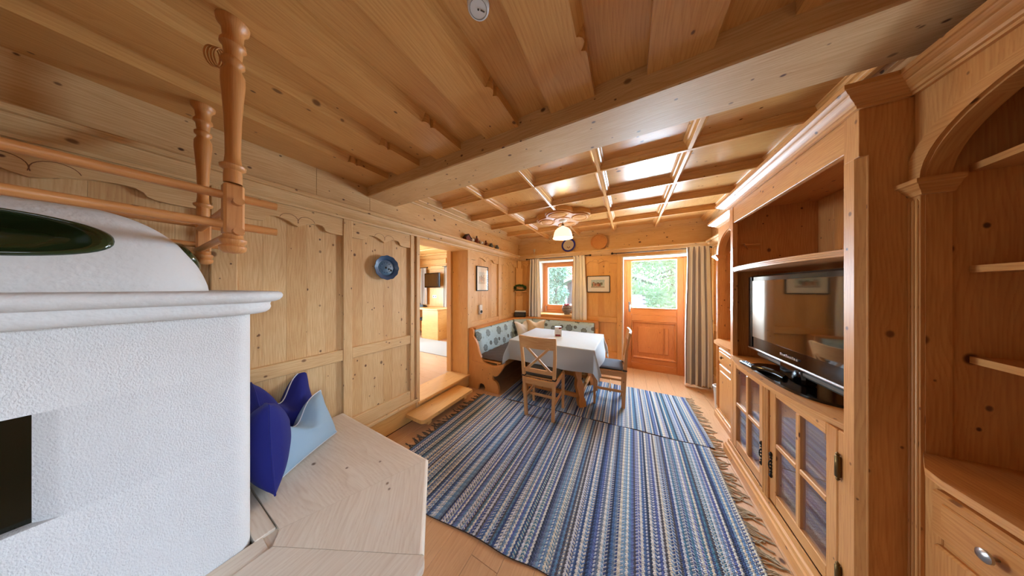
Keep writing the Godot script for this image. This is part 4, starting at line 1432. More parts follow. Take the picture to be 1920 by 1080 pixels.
		for p in [[a + 0.058, mid - 0.014], [mid + 0.014, e - 0.058]]:
			board("muntin", Vector3(xf + 0.001, 0.484, p[0]), Vector3(xf + 0.026, 0.512, p[1]), EZ, M.pine_cab, d, 0.004)
			for r in [[0.195, 0.488], [0.508, 0.795]]:
				board("pane", Vector3(xf + 0.014, r[0], p[0] - 0.006), Vector3(xf + 0.018, r[1], p[1] + 0.006), EZ, M.cab_pane, d, 0.0)
		# wrought pull
		var hz: float = e - 0.022 if q[2] == 1 else a + 0.022
		var hd := mb()
		hd.lohi(Vector3(xf - 0.003, 0.300, hz - 0.004), Vector3(xf, 0.410, hz + 0.004), 0.001)
		for kk in 5:
			hd.lathe(pv([0.0, -0.009, 0.008, -0.003, 0.008, 0.003, 0.0, 0.009]), Vector3(xf - 0.003, 0.312 + kk * 0.0215, hz), 8)
		for s in [0.290, 0.420]:
			hd.lathe(pv([0.0, -0.018, 0.009, -0.006, 0.010, 0.004, 0.0, 0.018]), Vector3(xf - 0.004, s, hz), 8)
		hd.tube(PackedVector3Array([Vector3(xf - 0.004, 0.325, hz), Vector3(xf - 0.012, 0.338, hz), Vector3(xf - 0.014, 0.355, hz), Vector3(xf - 0.012, 0.372, hz), Vector3(xf - 0.004, 0.385, hz)]), 0.003, 8)
		obj("pull", hd, M.iron, d)
	board("door_post", Vector3(xf + 0.002, 0.125, z1 - 0.100), Vector3(xf + 0.03, 0.850, z1 - 0.066), EY, M.pine_cab, o, 0.004)
	for y in [0.70, 0.24]:
		var hg := mb(EY)
		hg.lathe(pv([0.0, -0.062, 0.004, -0.056, 0.007, -0.052, 0.004, -0.046, 0.0085, -0.042, 0.0085, 0.042, 0.004, 0.046, 0.007, 0.052, 0.004, 0.056, 0.0, 0.062]), Vector3(xf - 0.006, y, z1 - 0.084), 10)
		obj("hinge", hg, M.brass, o)
	var pl := mb()
	pl.sweep(pv([0, 0, 0.032, 0, 0.032, 0.060, 0.024, 0.068, 0.020, 0.086, 0.010, 0.094, 0.008, 0.125, 0, 0.125]), pv([xf + 0.10, z0, xf, z0, xf, z1, xf + 0.10, z1]), false, 1.0)
	obj("plinth", pl, M.pine_cab, o)
	# television standing on the counter
	var tv := thing("television", "black flat-screen television on the bowed counter of the wall unit", "television", Vector3(0.866, 0.88, -1.955), deg_to_rad(2.4))
	var b := mb()
	b.lohi(Vector3(0.0, 0.10, -0.445), Vector3(0.05, 0.665, 0.445), 0.012)
	b.lohi(Vector3(0.05, 0.18, -0.33), Vector3(0.10, 0.56, 0.33), 0.02)
	obj("case", b, M.black_gloss, tv)
	b = mb()
	b.lohi(Vector3(-0.004, 0.195, -0.395), Vector3(0.004, 0.625, 0.395), 0.001)
	obj("screen", b, M.screen, tv)
	b = mb()
	b.lohi(Vector3(-0.006, 0.10, -0.445), Vector3(0.002, 0.655, -0.40), 0.003)
	obj("bezel", b, M.tv_side, tv)
	b = mb()
	b.lohi(Vector3(-0.009, 0.098, -0.448), Vector3(0.004, 0.112, 0.448), 0.005)
	obj("chrome_strip", b, M.steel, tv)
	b = mb()
	b.lohi(Vector3(0.004, 0.055, -0.36), Vector3(0.04, 0.10, 0.36), 0.015)
	obj("speaker_bar", b, M.grey_plastic, tv)
	for k in 9:       # maker's lettering, too small to read
		b = mb()
		b.lohi(Vector3(-0.008, 0.142, -0.075 + k * 0.017), Vector3(-0.003, 0.153 if k % 3 else 0.157, -0.063 + k * 0.017), 0.0008)
		obj("letter", b, M.steel, tv)
	b = mb()
	b.lohi(Vector3(0.0, 0.008, -0.10), Vector3(0.06, 0.12, 0.10), 0.012)
	obj("neck", b, M.black_gloss, tv)
	var bp := PackedVector2Array()
	for k in 40:
		var a := TAU * k / 40.0
		bp.append(Vector2(0.045 + 0.15 * signf(cos(a)) * pow(absf(cos(a)), 0.8), 0.32 * signf(sin(a)) * pow(absf(sin(a)), 0.7)))
	b = mb()
	b.prism(bp, Vector3(0, 0, 0), EX, EZ, EY, 0.014, 40.0)
	obj("foot", b, M.black_gloss, tv)
	var rc := thing("remote_control", "black remote control with grey keys lying on the counter", "remote control", Vector3(0.775, 0.881, -2.19), 0.10)
	b = mb()
	b.lohi(Vector3(-0.022, 0.0, -0.085), Vector3(0.022, 0.018, 0.085), 0.006)
	obj("case", b, M.black_matt, rc)
	for i in 6:
		for j in 3:
			b = mb()
			b.lohi(Vector3(-0.016 + j * 0.012, 0.017, -0.07 + i * 0.02), Vector3(-0.008 + j * 0.012, 0.021, -0.058 + i * 0.02), 0.001)
			obj("key", b, M.grey_plastic if (i + j) % 4 else M.steel, rc)
	var mr := thing("receiver", "rounded black handset lying against the television foot", "handset", Vector3(0.80, 0.895, -2.02), 0.5)
	b = mb()
	b.tube(PackedVector3Array([Vector3(0, 0.004, -0.085), Vector3(0, 0.012, -0.05), Vector3(0, 0.014, 0.0), Vector3(0, 0.012, 0.05), Vector3(0, 0.004, 0.085)]), 0.018, 12)
	obj("case", b, M.black_gloss, mr)
	b = mb()
	b.lohi(Vector3(-0.008, 0.028, -0.03), Vector3(0.008, 0.034, 0.03), 0.002)
	obj("key_strip", b, M.grey_plastic, mr)
	# bin beside the far end of the unit
	var wb_ := thing("waste_bin", "small white plastic bin on the floor at the end of the wall unit", "bin", Vector3(0.972, 0.0, -3.40))
	b = mb()
	b.lathe(pv([0.0, 0.0, 0.058, 0.0, 0.062, 0.008, 0.076, 0.275, 0.083, 0.277, 0.084, 0.287, 0.078, 0.292, 0.072, 0.288, 0.058, 0.02, 0.0, 0.018]), Vector3.ZERO, 28)
	obj("bucket", b, M.white_plastic, wb_)

# ------------------------------------------------------------------ tiled stove, its bench and the drying rack
func arc(c: Vector2, r: float, a0: float, a1: float, n: int) -> PackedVector2Array:
	var p := PackedVector2Array()
	for k in n + 1:
		var a := deg_to_rad(lerpf(a0, a1, float(k) / n))
		p.append(c + Vector2(cos(a), sin(a)) * r)
	return p

func dome_at(r: float, th: float) -> Vector3:
	var ct := cos(th)
	var st := sin(th)
	var q := pow(pow(absf(ct), 4.84) + pow(absf(st), 4.84), -1.0 / 4.84)
	var x := -1.818 + 0.3245 * r * q * ct
	var z := 0.232 + 0.433 * r * q * st
	var y := 1.437 + 0.311 * pow(maxf(0.0, 1.0 - pow(r, 4.06)), 0.756)
	return Vector3(maxf(x, -2.054), y, z)

func build_stove() -> void:
	var o := thing("stove", "white plastered masonry stove with a domed top and dark green bowl tiles", "stove")
	var cr := arc(Vector2(-1.395, -0.216), 0.05, -90, 0, 8)
	var plan := PackedVector2Array([Vector2(-2.056, -0.266)])
	plan.append_array(cr)
	plan.append_array(pv([-1.345, 1.0, -2.056, 1.0]))
	var notch := PackedVector2Array([Vector2(-2.056, -0.266)])
	notch.append_array(cr)
	notch.append_array(pv([-1.345, 0.070, -1.349, 0.078, -1.372, 0.106, -1.40, 0.108, -1.40, 0.500, -1.372, 0.502, -1.349, 0.53, -1.345, 0.538, -1.345, 1.0, -2.056, 1.0]))
	var b := mb()
	b.prism(plan, Vector3.ZERO, EX, EZ, EY, 0.835, 40.0)
	b.prism(notch, Vector3(0, 0.835, 0), EX, EZ, EY, 0.290, 40.0)
	b.prism(plan, Vector3(0, 1.125, 0), EX, EZ, EY, 0.235, 40.0)
	obj("body", b, M.plaster, o)
	b = mb()
	b.lohi(Vector3(-1.42, 0.83, 0.10), Vector3(-1.375, 1.13, 0.51), 0.0)
	obj("fire_door", b, M.fire_glass, o)
	var path := PackedVector2Array([Vector2(-2.056, -0.266)])
	path.append_array(arc(Vector2(-1.405, -0.206), 0.06, -90, 0, 8))
	path.append(Vector2(-1.345, 1.0))
	b = mb()
	b.sweep(pv([-0.02, 1.343, 0.030, 1.345, 0.046, 1.349, 0.056, 1.358, 0.060, 1.370, 0.058, 1.383, 0.060, 1.391, 0.074, 1.394, 0.086, 1.400, 0.094, 1.410, 0.096, 1.420, 0.092, 1.430, 0.082, 1.436, -0.02, 1.438]), path, false, -1.0, 40.0)
	var top := PackedVector2Array([Vector2(-2.056, -0.28)])
	top.append_array(arc(Vector2(-1.405, -0.206), 0.08, -90, 0, 8))
	top.append_array(pv([-1.325, 1.0, -2.056, 1.0]))
	b.prism(top, Vector3(0, 1.40, 0), EX, EZ, EY, 0.0375, 40.0)
	obj("ledge", b, M.plaster_smooth, o)
	# dome with holes for the bowl tiles
	var bowls := []
	for q in [[0.859, 0.0, 0.205, 0.070], [0.885, -PI * 0.5, 0.17, 0.066]]:
		var p := dome_at(q[0], q[1])
		var up := (dome_at(q[0] - 0.02, q[1]) - dome_at(q[0] + 0.02, q[1])).normalized()
		var along := Vector3(0, 0, -1) if q[1] == 0.0 else Vector3(-1, 0, 0)
		var nr := along.cross(up).normalized()
		if nr.dot(p - Vector3(-1.818, 1.5, 0.232)) < 0.0:
			nr = -nr
		bowls.append([p, along, up, nr, q[2], q[3]])
	var rows := []
	for i in 90:
		var t := float(i) / 89.0
		var r := pow(1.0 - t, 0.75)
		if i == 89:
			r = 0.0
		var line := PackedVector3Array()
		for k in 241:
			# denser where the sides are
			line.append(dome_at(r, TAU * k / 240.0))
		rows.append(line)
	var inside := func(c: Vector3) -> bool:
		for w in bowls:
			var d: Vector3 = c - w[0]
			var e := Vector2(d.dot(w[1]) / w[4], d.dot(w[2]) / w[5])
			if pow(pow(absf(e.x), 2.353) + pow(absf(e.y), 2.353), 0.425) < 1.03 and absf(d.dot(w[3])) < 0.12:
				return true
		return false
	b = mb()
	b.sheet(rows, Vector2(1, 1), true, false, inside)
	obj("dome", b, M.plaster_smooth, o)
	for w in bowls:
		var R := []
		# rim then bowl, from the outside in: [share of radius, depth]
		for s in [[1.13, -0.016], [1.115, 0.002], [1.06, 0.010], [0.98, 0.007], [0.92, -0.006], [0.86, -0.028], [0.74, -0.055], [0.55, -0.075], [0.3, -0.085], [0.001, -0.088]]:
			var line := PackedVector3Array()
			for k in 49:
				var a := TAU * k / 48.0
				var ca := signf(cos(a)) * pow(absf(cos(a)), 0.85)
				var sa := signf(sin(a)) * pow(absf(sin(a)), 0.85)
				var q: Vector3 = w[0] + w[1] * (ca * w[4] * s[0]) + w[2] * (sa * w[5] * s[0]) + w[3] * s[1]
				# follow the curve of the dome along its length
				q -= w[3] * (0.003 * pow(absf(ca * s[0]), 3.0) + 0.004 * pow(absf(sa * s[0]), 2.0))
				line.append(q)
			R.append(line)
		b = mb()
		b.sheet(R, Vector2(1, 1), true, w[3].dot(w[1].cross(w[2])) < 0.0)
		obj("bowl_tile", b, M.glaze, o)
	# bench round the stove: mitred seat boards on upright panels
	var be := thing("stove_bench", "scrubbed pine bench with mitred seat boards wrapping the stove corner", "bench")
	var secs := [
		[pv([-2.068, -0.880, -1.068, -0.880, -1.3095, -0.332, -2.068, -0.332]), 0.420, Vector3.RIGHT],
		[pv([-1.0675, -0.880, -0.7095, -0.558, -1.2475, -0.297, -1.309, -0.3315]), 0.420, Vector3(0.74, 0, 0.67)],
		[pv([-1.2465, -0.2962, -0.709, -0.557, -0.692, -0.5635, -0.681, -0.558, -0.673, -0.545, -0.670, -0.525, -0.670, 0.95, -1.2465, 0.95]), 0.4195, Vector3.BACK]]
	for s in secs:
		b = mb(s[2].normalized())
		var poly: PackedVector2Array = s[0]
		var y: float = s[1]
		b.prism(poly, Vector3(0, y - 0.036, 0), EX, EZ, EY, 0.036, 20.0)
		obj("seat_board", b, M.pine_seat, be)
	board("seat_strip", Vector3(-2.068, 0.384, -0.328), Vector3(-1.34, 0.416, -0.268), EX, M.pine_seat, be)
	board("seat_strip", Vector3(-1.346, 0.36, -0.336), Vector3(-1.244, 0.404, -0.262), EX, M.pine_seat, be)
	board("seat_strip", Vector3(-1.344, 0.384, -0.29), Vector3(-1.252, 0.412, 0.95), EZ, M.pine_seat, be)
	b = mb(EX)
	b.sweep(pv([0, 0.384, 0.010, 0.385, 0.0155, 0.391, 0.017, 0.400, 0.0155, 0.411, 0.010, 0.4175, 0, 0.420]), pv([-2.068, -0.880, -1.068, -0.880, -0.7095, -0.558]), false, -1.0, 60.0)
	obj("nosing", b, M.pine_seat, be)
	var fr := [[Vector2(-2.068, -0.86), Vector2(-1.075, -0.862)], [Vector2(-1.07, -0.862), Vector2(-0.722, -0.545)], [Vector2(-0.715, -0.54), Vector2(-0.715, 0.95)]]
	for q in fr:
		var d: Vector2 = (q[1] - q[0]).normalized()
		var ln: float = q[0].distance_to(q[1])
		var nb := maxi(2, int(ln / 0.16))
		var nrm := Vector2(-d.y, d.x)
		for k in nb:
			var a: Vector2 = q[0] + d * (ln * k / nb + 0.0005)
			var e: Vector2 = q[0] + d * (ln * (k + 1) / nb - 0.0005)
			b = mb(EY)
			b.prism(PackedVector2Array([a, e, e + nrm * 0.022, a + nrm * 0.022]), Vector3(0, 0.0, 0), EX, EZ, EY, 0.384)
			obj("front_board", b, M.pine_seat, be)
	# drying rack hung from the ceiling
	var rk := thing("drying_rack", "turned wooden drying rack hanging from the ceiling above the stove", "rack")
	var prof := pv([0.0, 1.568, 0.020, 1.570, 0.029, 1.578, 0.031, 1.590, 0.024, 1.597, 0.030, 1.604, 0.031, 1.614, 0.023, 1.621, 0.023, 1.632])
	var prof2 := pv([0.021, 1.806, 0.021, 1.830, 0.020, 1.850, 0.029, 1.857, 0.030, 1.866, 0.020, 1.874, 0.0175, 1.90, 0.018, 1.96, 0.020, 2.03, 0.024, 2.10, 0.0275, 2.15, 0.027, 2.18, 0.020, 2.196, 0.019, 2.205, 0.027, 2.214, 0.027, 2.226, 0.019, 2.234, 0.021, 2.25, 0.023, 2.268, 0.030, 2.275, 0.029, 2.286, 0.023, 2.296, 0.025, 2.325, 0.030, 2.335, 0.036, 2.342, 0.038, 2.357])
	for q in [[-1.190, -0.190, 2.37], [-1.868, -0.206, 2.37], [-1.190, 0.72, 2.37], [-1.868, 0.72, 2.37]]:
		var c := Vector3(q[0], 0, q[1])
		b = mb(EY)
		b.us = Vector2(0.5, 3.0)
		b.lathe(prof, c, 20)
		b.us = Vector2(0.5, 1.0)
		b.lohi(c + Vector3(-0.0225, 1.63, -0.0225), c + Vector3(0.0225, 1.802, 0.0225), 0.006)
		b.us = Vector2(0.5, 3.0)
		b.lathe(prof2, c, 20)
		obj("post", b, M.turned, rk)
	for x in [-1.190, -1.868]:
		for y in [1.762, 1.664]:
			b = mb(EZ)
			b.tube(PackedVector3Array([Vector3(x, y, -0.293 if x > -1.5 else -0.28), Vector3(x, y, 0.82)]), 0.0135, 14)
			obj("rod", b, M.turned, rk)
	for z in [-0.195, 0.72]:
		for y in [1.740, 1.640]:
			b = mb(EX)
			b.tube(PackedVector3Array([Vector3(-1.93, y, z), Vector3(-1.142, y, z)]), 0.0125, 14)
			obj("rod", b, M.turned, rk)
	var wc := thing("wire_coil", "small coil of wire hooked behind the top of the front rack post", "wire")
	b = mb()
	for k in 4:
		var p := PackedVector3Array()
		for i in 25:
			var a := TAU * i / 24.0
			p.append(Vector3(-1.225 - 0.004 * k, 2.235 + 0.034 * sin(a), -0.172 + 0.006 * k + 0.016 * cos(a)))
		b.tube(p, 0.0022, 6, -1.0, false)
	obj("coil", b, M.turned, wc)
	# cushions on the bench
	cushion("cushion", "plain navy cushion, tucked against the stove flank", Vector3(-1.730, 0.42, -0.385), 0.42, 0.46, 0.095, deg_to_rad(176.0), -0.05, 0.08, M.navy, M.navy)
	cushion("cushion", "navy cushion with white piping and a dented top, behind the pale blue one", Vector3(-1.92, 0.42, -0.545), 0.40, 0.43, 0.085, deg_to_rad(118.0), -0.30, 0.14, M.navy)
	cushion("cushion", "pale blue cushion with a dented top, foremost on the stove bench", Vector3(-1.705, 0.42, -0.555), 0.43, 0.315, 0.095, deg_to_rad(120.0), -0.42, 0.11, M.skyblue)

# a stuffed cushion standing on its edge; dent pulls the middle of its top down
func cushion(called: String, label: String, at: Vector3, w: float, h: float, t: float, turn: float, lean: float, dent: float, m: Material, seam: Material = null) -> Node3D:
	var o := thing(called, label, "cushion", at, turn)
	var b := mb()
	b.xf = Transform3D(Basis(Vector3.RIGHT, lean), Vector3(0, 0.012, 0))
	var N := 26
	var shape := func(u: float, v: float, s: float) -> Vector3:
		var pinx := 1.0 - 0.07 * (1.0 - v * v)
		var piny := 1.0 - 0.05 * (1.0 - u * u)
		var x := w * 0.5 * u * pinx
		var y := h * 0.5 * (1.0 + v * piny)
		var th := t * pow(maxf(0.0, (1.0 - pow(absf(u), 2.6)) * (1.0 - pow(absf(v), 2.6))), 0.55)
		var dn := dent * exp(-pow(u / 0.42, 2.0)) * smoothstep(-0.5, 1.0, v)
		y -= dn
		th *= 1.0 + 0.25 * dn / maxf(dent, 0.01) * (1.0 - maxf(v, 0.0))
		th += 0.004 * sin(u * 9.0 + v * 5.0) * (1.0 - absf(u)) * (1.0 - absf(v))
		return Vector3(x + (0.02 * u * smoothstep(0.3, 1.0, v) if dent > 0.0 else 0.0), maxf(y, 0.0), s * th)
	for s in [1.0, -1.0]:
		var rows := []
		for i in N + 1:
			var line := PackedVector3Array()
			for k in N + 1:
				line.append(shape.call(-1.0 + 2.0 * k / N, -1.0 + 2.0 * i / N, s))
			rows.append(line)
		b.sheet(rows, Vector2(1, 1), false, s < 0.0)
	obj("cover", b, m, o)
	var p := PackedVector3Array()
	for k in N + 1:
		p.append(shape.call(-1.0 + 2.0 * k / N, -1.0, 1.0))
	for k in range(1, N + 1):
		p.append(shape.call(1.0, -1.0 + 2.0 * k / N, 1.0))
	for k in range(1, N + 1):
		p.append(shape.call(1.0 - 2.0 * k / N, 1.0, 1.0))
	for k in range(1, N + 1):
		p.append(shape.call(-1.0, 1.0 - 2.0 * k / N, 1.0))
	b = mb()
	b.xf = Transform3D(Basis(Vector3.RIGHT, lean), Vector3(0, 0.012, 0))
	b.tube(p, 0.0038, 6, -1.0, false)
	obj("piping", b, seam if seam else M.piping, o)
	return o

# ------------------------------------------------------------------ dining corner
func build_dining() -> void:
	var bn := thing("corner_bench", "honey-coloured corner bench with floral padded back and scrolled end panel", "bench")
	var out := pv([-2.068, 0.858, -2.018, 0.862, -1.996, 0.850, -1.984, 0.825, -1.982, 0.785, -1.993, 0.752, -1.975, 0.725, -1.945, 0.695, -1.918, 0.655, -1.905, 0.600, -1.893, 0.550, -1.868, 0.500, -1.85, 0.470, -1.80, 0.405, -1.74, 0.385, -1.66, 0.374, -1.59, 0.380, -1.52, 0.402, -1.462, 0.432, -1.452, 0.415, -1.485, 0.36, -1.525, 0.30, -1.570, 0.248, -1.612, 0.232, -1.648, 0.245, -1.652, 0.205, -1.640, 0.178, -1.600, 0.166, -1.572, 0.140, -1.556, 0.10, -1.548, 0.05, -1.552, 0.0, -1.79, 0.0, -1.77, 0.045, -1.795, 0.085, -1.835, 0.095, -1.875, 0.08, -1.895, 0.04, -1.90, 0.0, -2.068, 0.0])
	var b := mb(EY)
	b.prism(out, Vector3(0, 0, -2.512), EX, EY, EZ, 0.036, 40.0)
	obj("end_panel", b, M.bench_wood, bn)
	b = mb(EZ)
	b.prism(pv([-2.0, 0.398, -1.93, 0.392, -1.85, 0.386, -1.74, 0.378, -1.66, 0.366, -1.59, 0.370, -1.52, 0.394, -1.460, 0.428, -1.462, 0.400, -1.50, 0.355, -1.57, 0.33, -1.66, 0.325, -1.80, 0.34, -2.0, 0.35]), Vector3(0, 0, -2.474), EX, EY, EZ, 0.010, 40.0)
	obj("end_rail", b, M.bench_wood, bn)
	# right-hand end of the far run
	var out2 := pv([-4.09, 0.858, -4.03, 0.862, -4.0, 0.84, -3.99, 0.78, -4.0, 0.74, -3.93, 0.68, -3.90, 0.58, -3.87, 0.49, -3.80, 0.405, -3.70, 0.38, -3.60, 0.385, -3.50, 0.43, -3.53, 0.33, -3.58, 0.20, -3.56, 0.0, -4.09, 0.0])
	b = mb(EY)
	b.prism(out2, Vector3(-0.495, 0, 0), EZ, EY, EX, 0.034, 40.0)
	obj("end_panel", b, M.bench_wood, bn)
	board("seat_board", Vector3(-2.068, 0.400, -4.09), Vector3(-1.54, 0.425, -2.512), EZ, M.bench_wood, bn)
	board("seat_board", Vector3(-1.54, 0.400, -4.09), Vector3(-0.495, 0.425, -3.58), EX, M.bench_wood, bn)
	board("seat_apron", Vector3(-1.60, 0.31, -4.0), Vector3(-1.575, 0.40, -2.512), EZ, M.bench_wood, bn)
	board("seat_apron", Vector3(-1.575, 0.31, -3.64), Vector3(-0.495, 0.40, -3.615), EX, M.bench_wood, bn)
	# ledge on top of the back, cut across the corner
	b = mb(EZ)
	b.prism(pv([-2.068, -2.514, -1.965, -2.514, -1.965, -3.72, -1.69, -3.985, -0.462, -3.985, -0.462, -4.09, -2.068, -4.09]), Vector3(0, 0.838, 0), EX, EZ, EY, 0.026)
	obj("back_ledge", b, M.bench_wood, bn)
	board("back_post", Vector3(-0.52, 0.425, -4.06), Vector3(-0.462, 0.838, -4.0), EY, M.bench_wood, bn, 0.004)
	# padded back: left run, corner, far run
	var pads := [[Vector2(-1.990, -2.52), Vector2(-1.990, -3.70)], [Vector2(-1.985, -3.712), Vector2(-1.705, -3.985)], [Vector2(-1.695, -3.995), Vector2(-0.525, -3.995)]]
	for q in pads:
		var d: Vector2 = (q[1] - q[0]).normalized()
		var ln: float = q[0].distance_to(q[1])
		var nn := Vector2(-d.y, d.x)
		var rows := []
		for i in 17:
			var v := float(i) / 16.0
			var line := PackedVector3Array()
			for k in 33:
				var u := float(k) / 32.0
				var e := pow(maxf(0.0, (1.0 - pow(absf(u * 2.0 - 1.0), 14.0)) * (1.0 - pow(absf(v * 2.0 - 1.0), 6.0))), 0.6)
				var p: Vector2 = q[0] + d * ln * u + nn * (e * 0.045 + 0.075 * (1.0 - v))
				line.append(Vector3(p.x, 0.45 + 0.385 * v, p.y))
			rows.append(line)
		b = mb()
		b.sheet(rows, Vector2(ln / 0.55, 0.40 / 0.55))
		obj("back_cushion", b, M.floral, bn)
	# seat cushions lie on the boards
	for q in [["taupe plush seat cushion on the left run of the corner bench", Vector3(-2.0, 0.425, -3.60), Vector3(-1.485, 0.49, -2.49)], ["taupe plush seat cushion on the window run of the corner bench", Vector3(-1.47, 0.425, -3.98), Vector3(-0.51, 0.49, -3.52)]]:
		var c := thing("seat_cushion", q[0], "cushion")
		var lo: Vector3 = q[1]
		var hi: Vector3 = q[2]
		b = mb()
		for s in [1.0, -1.0]:
			var rows := []
			for i in 33:
				var line := PackedVector3Array()
				for k in 33:
					var u := -1.0 + k / 16.0
					var v := -1.0 + i / 16.0
					var e := pow(maxf(0.0, (1.0 - pow(absf(u), 5.0)) * (1.0 - pow(absf(v), 7.0))), 0.5)
					var wr := 0.004 * sin(u * 7.0 + v * 23.0) + 0.003 * sin(u * 13.0 - v * 31.0)
					var yy: float = lo.y + 0.03 + s * (hi.y - lo.y - 0.03 if s > 0 else 0.026) * e + (wr * e if s > 0 else 0.0)
					line.append(Vector3(lerpf(lo.x, hi.x, k / 32.0), yy, lerpf(lo.z, hi.z, i / 32.0)))
				rows.append(line)
			b.sheet(rows, Vector2(1.5, 3), false, s > 0.0)
		obj("cover", b, M.plush, c)
	# table
	var tx := Vector2(-1.42, -0.345)
	var tz := Vector2(-3.52, -2.575)
	var t := thing("dining_table", "rustic table with splayed scalloped legs and low footrails under a white cloth", "table")
	board("table_top", Vector3(tx.x, 0.712, tz.x), Vector3(tx.y, 0.742, tz.y), EX, M.bench_wood, t, 0.006)
	board("apron", Vector3(tx.x + 0.18, 0.60, tz.x + 0.16), Vector3(tx.x + 0.205, 0.712, tz.y - 0.16), EZ, M.bench_wood, t)
	board("apron", Vector3(tx.y - 0.205, 0.60, tz.x + 0.16), Vector3(tx.y - 0.18, 0.712, tz.y - 0.16), EZ, M.bench_wood, t)
	board("apron", Vector3(tx.x + 0.205, 0.60, tz.x + 0.16), Vector3(tx.y - 0.205, 0.712, tz.x + 0.185), EX, M.bench_wood, t)
	board("apron", Vector3(tx.x + 0.205, 0.60, tz.y - 0.185), Vector3(tx.y - 0.205, 0.712, tz.y - 0.16), EX, M.bench_wood, t)
	for sx in [-1.0, 1.0]:
		for sz in [-1.0, 1.0]:
			var foot := Vector3(-0.883 + sx * 0.385, 0.013, -3.045 + sz * 0.345)
			var head := Vector3(-0.883 + sx * 0.265, 0.712, -3.045 + sz * 0.235)
			var ax: Vector3 = (head - foot)
			b = mb(EY)
			var outl := PackedVector2Array()
			var right := [[0.0, 0.044], [0.08, 0.050], [0.13, 0.040], [0.16, 0.030], [0.24, 0.040], [0.34, 0.050], [0.40, 0.036], [0.43, 0.028], [0.52, 0.042], [0.62, 0.052], [0.68, 0.036], [0.72, 0.032], [0.84, 0.048], [1.0, 0.052]]
			for r in right:
				outl.append(Vector2(r[1], r[0]))
			for i in range(right.size() - 1, -1, -1):
				outl.append(Vector2(-right[i][1], right[i][0]))
			var face := Vector3(sx, 0, sz).normalized()
			var across := Vector3(-face.z, 0, face.x)
			b.prism(outl, foot - face * 0.03, across, ax, face, 0.06, 30.0)
			obj("leg", b, M.bench_wood, t)
	for s in [-1.0, 1.0]:
		board("footrail", Vector3(-1.26, 0.095, -3.045 + s * 0.325 - 0.022), Vector3(-0.505, 0.145, -3.045 + s * 0.325 + 0.022), EX, M.bench_wood, t, 0.008)
		board("footrail", Vector3(-0.883 + s * 0.365 - 0.022, 0.10, -3.36), Vector3(-0.883 + s * 0.365 + 0.022, 0.15, -2.73), EZ, M.bench_wood, t, 0.008)
	# cloth hanging over the table, its corners in points
	var cl := thing("tablecloth", "white cloth draped over the dining table, corners hanging in points", "tablecloth")
	var over := 0.275
	var G := 110
	var rows := []
	for i in G + 1:
		var line := PackedVector3Array()
		for k in G + 1:
			var px := lerpf(tx.x - over, tx.y + over, float(k) / G)
			var pz := lerpf(tz.x - over, tz.y + over, float(i) / G)
			var q := Vector2(clampf(px, tx.x, tx.y), clampf(pz, tz.x, tz.y))
			var d := Vector2(px, pz) - q
			var r := d.length()
			var p := Vector3(q.x, 0.7455 + 0.0006 * sin(px * 40.0) * sin(pz * 33.0), q.y)
			if r > 1e-5:
				var dir := d / r
				var ang := atan2(absf(d.y), absf(d.x)) / (PI * 0.5)
				var corner := 4.0 * ang * (1.0 - ang)
				var drop := maxf(0.0, r - 0.012)
				var along := px * 9.0 + pz * 7.0
				var fold := 0.020 * sin(along + 1.3 * sin(along * 0.37)) * smoothstep(0.03, 0.22, r) * (1.0 - corner)
				fold += corner * smoothstep(0.02, 0.25, r) * (0.045 + 0.028 * sin(ang * PI * 4.0))
				var o2 := dir * (minf(r, 0.012) + 0.12 * drop + fold + 0.004)
				p = Vector3(q.x + o2.x, 0.7455 - drop * 0.985, q.y + o2.y)
			line.append(p)
		rows.append(line)
	b = mb()
	b.sheet(rows, Vector2(1.5, 1.5), false, true)
	obj("cloth", b, M.cloth, cl)
	# chairs
	var c1 := make_chair("beech cross-back chair with dark brown pad, its back to the viewer", M.seat_pad)
	c1.position = Vector3(-0.872, 0.012, -2.375)
	c1.rotation.y = 0.03
	var c2 := make_chair("beech cross-back chair with grey pad at the garden door end of the table", M.seat_pad_grey)
	c2.position = Vector3(-0.205, 0.012, -3.045)
	c2.rotation.y = PI * 0.5 + 0.06
	# small things on table and ledge
	var mc := thing("menu_card", "small folded white menu card with a red band standing on the tablecloth", "card", Vector3(-0.905, 0.7465, -3.09), 0.38)
	b = mb()
	b.prism(pv([-0.045, 0, 0.045, 0, 0.045, 0.02, 0.03, 0.135, -0.03, 0.135, -0.045, 0.02]), Vector3(-0.045, 0, 0), EZ, EY, EX, 0.09)
	obj("card", b, M.white_plastic, mc)
	b = mb()
	b.lohi(Vector3(-0.044, 0.006, 0.042), Vector3(0.03, 0.03, 0.0462), 0.0005)
	obj("red_band", b, M.red_print, mc)
	b = mb()
	b.prism(pv([0, 0.1, 0.044, 0.115, 0.044, 0.133, 0.015, 0.133]), Vector3(0, 0, 0.0315), EX, EY, EZ, 0.002)
	obj("red_corner", b, M.red_print, mc)
	for k in 3:
		b = mb()
		b.xf = Transform3D(Basis(Vector3.RIGHT, -0.13), Vector3(0, 0.05 + k * 0.018, 0.0415 - k * 0.0024))
		b.lohi(Vector3(-0.03, 0.0, 0.0), Vector3(0.03 - 0.012 * k, 0.003, 0.0012), 0.0002)
		obj("print_line", b, M.grey_plastic, mc)
	cushion("cushion", "white scatter cushion tipped in the corner of the bench", Vector3(-1.74, 0.50, -3.72), 0.34, 0.32, 0.06, deg_to_rad(72.0), -0.3, 0.06, M.white_cotton)
	cushion("cushion", "cream scatter cushion beside the white one in the bench corner", Vector3(-1.55, 0.50, -3.80), 0.34, 0.34, 0.06, deg_to_rad(20.0), -0.35, 0.05, M.beige)
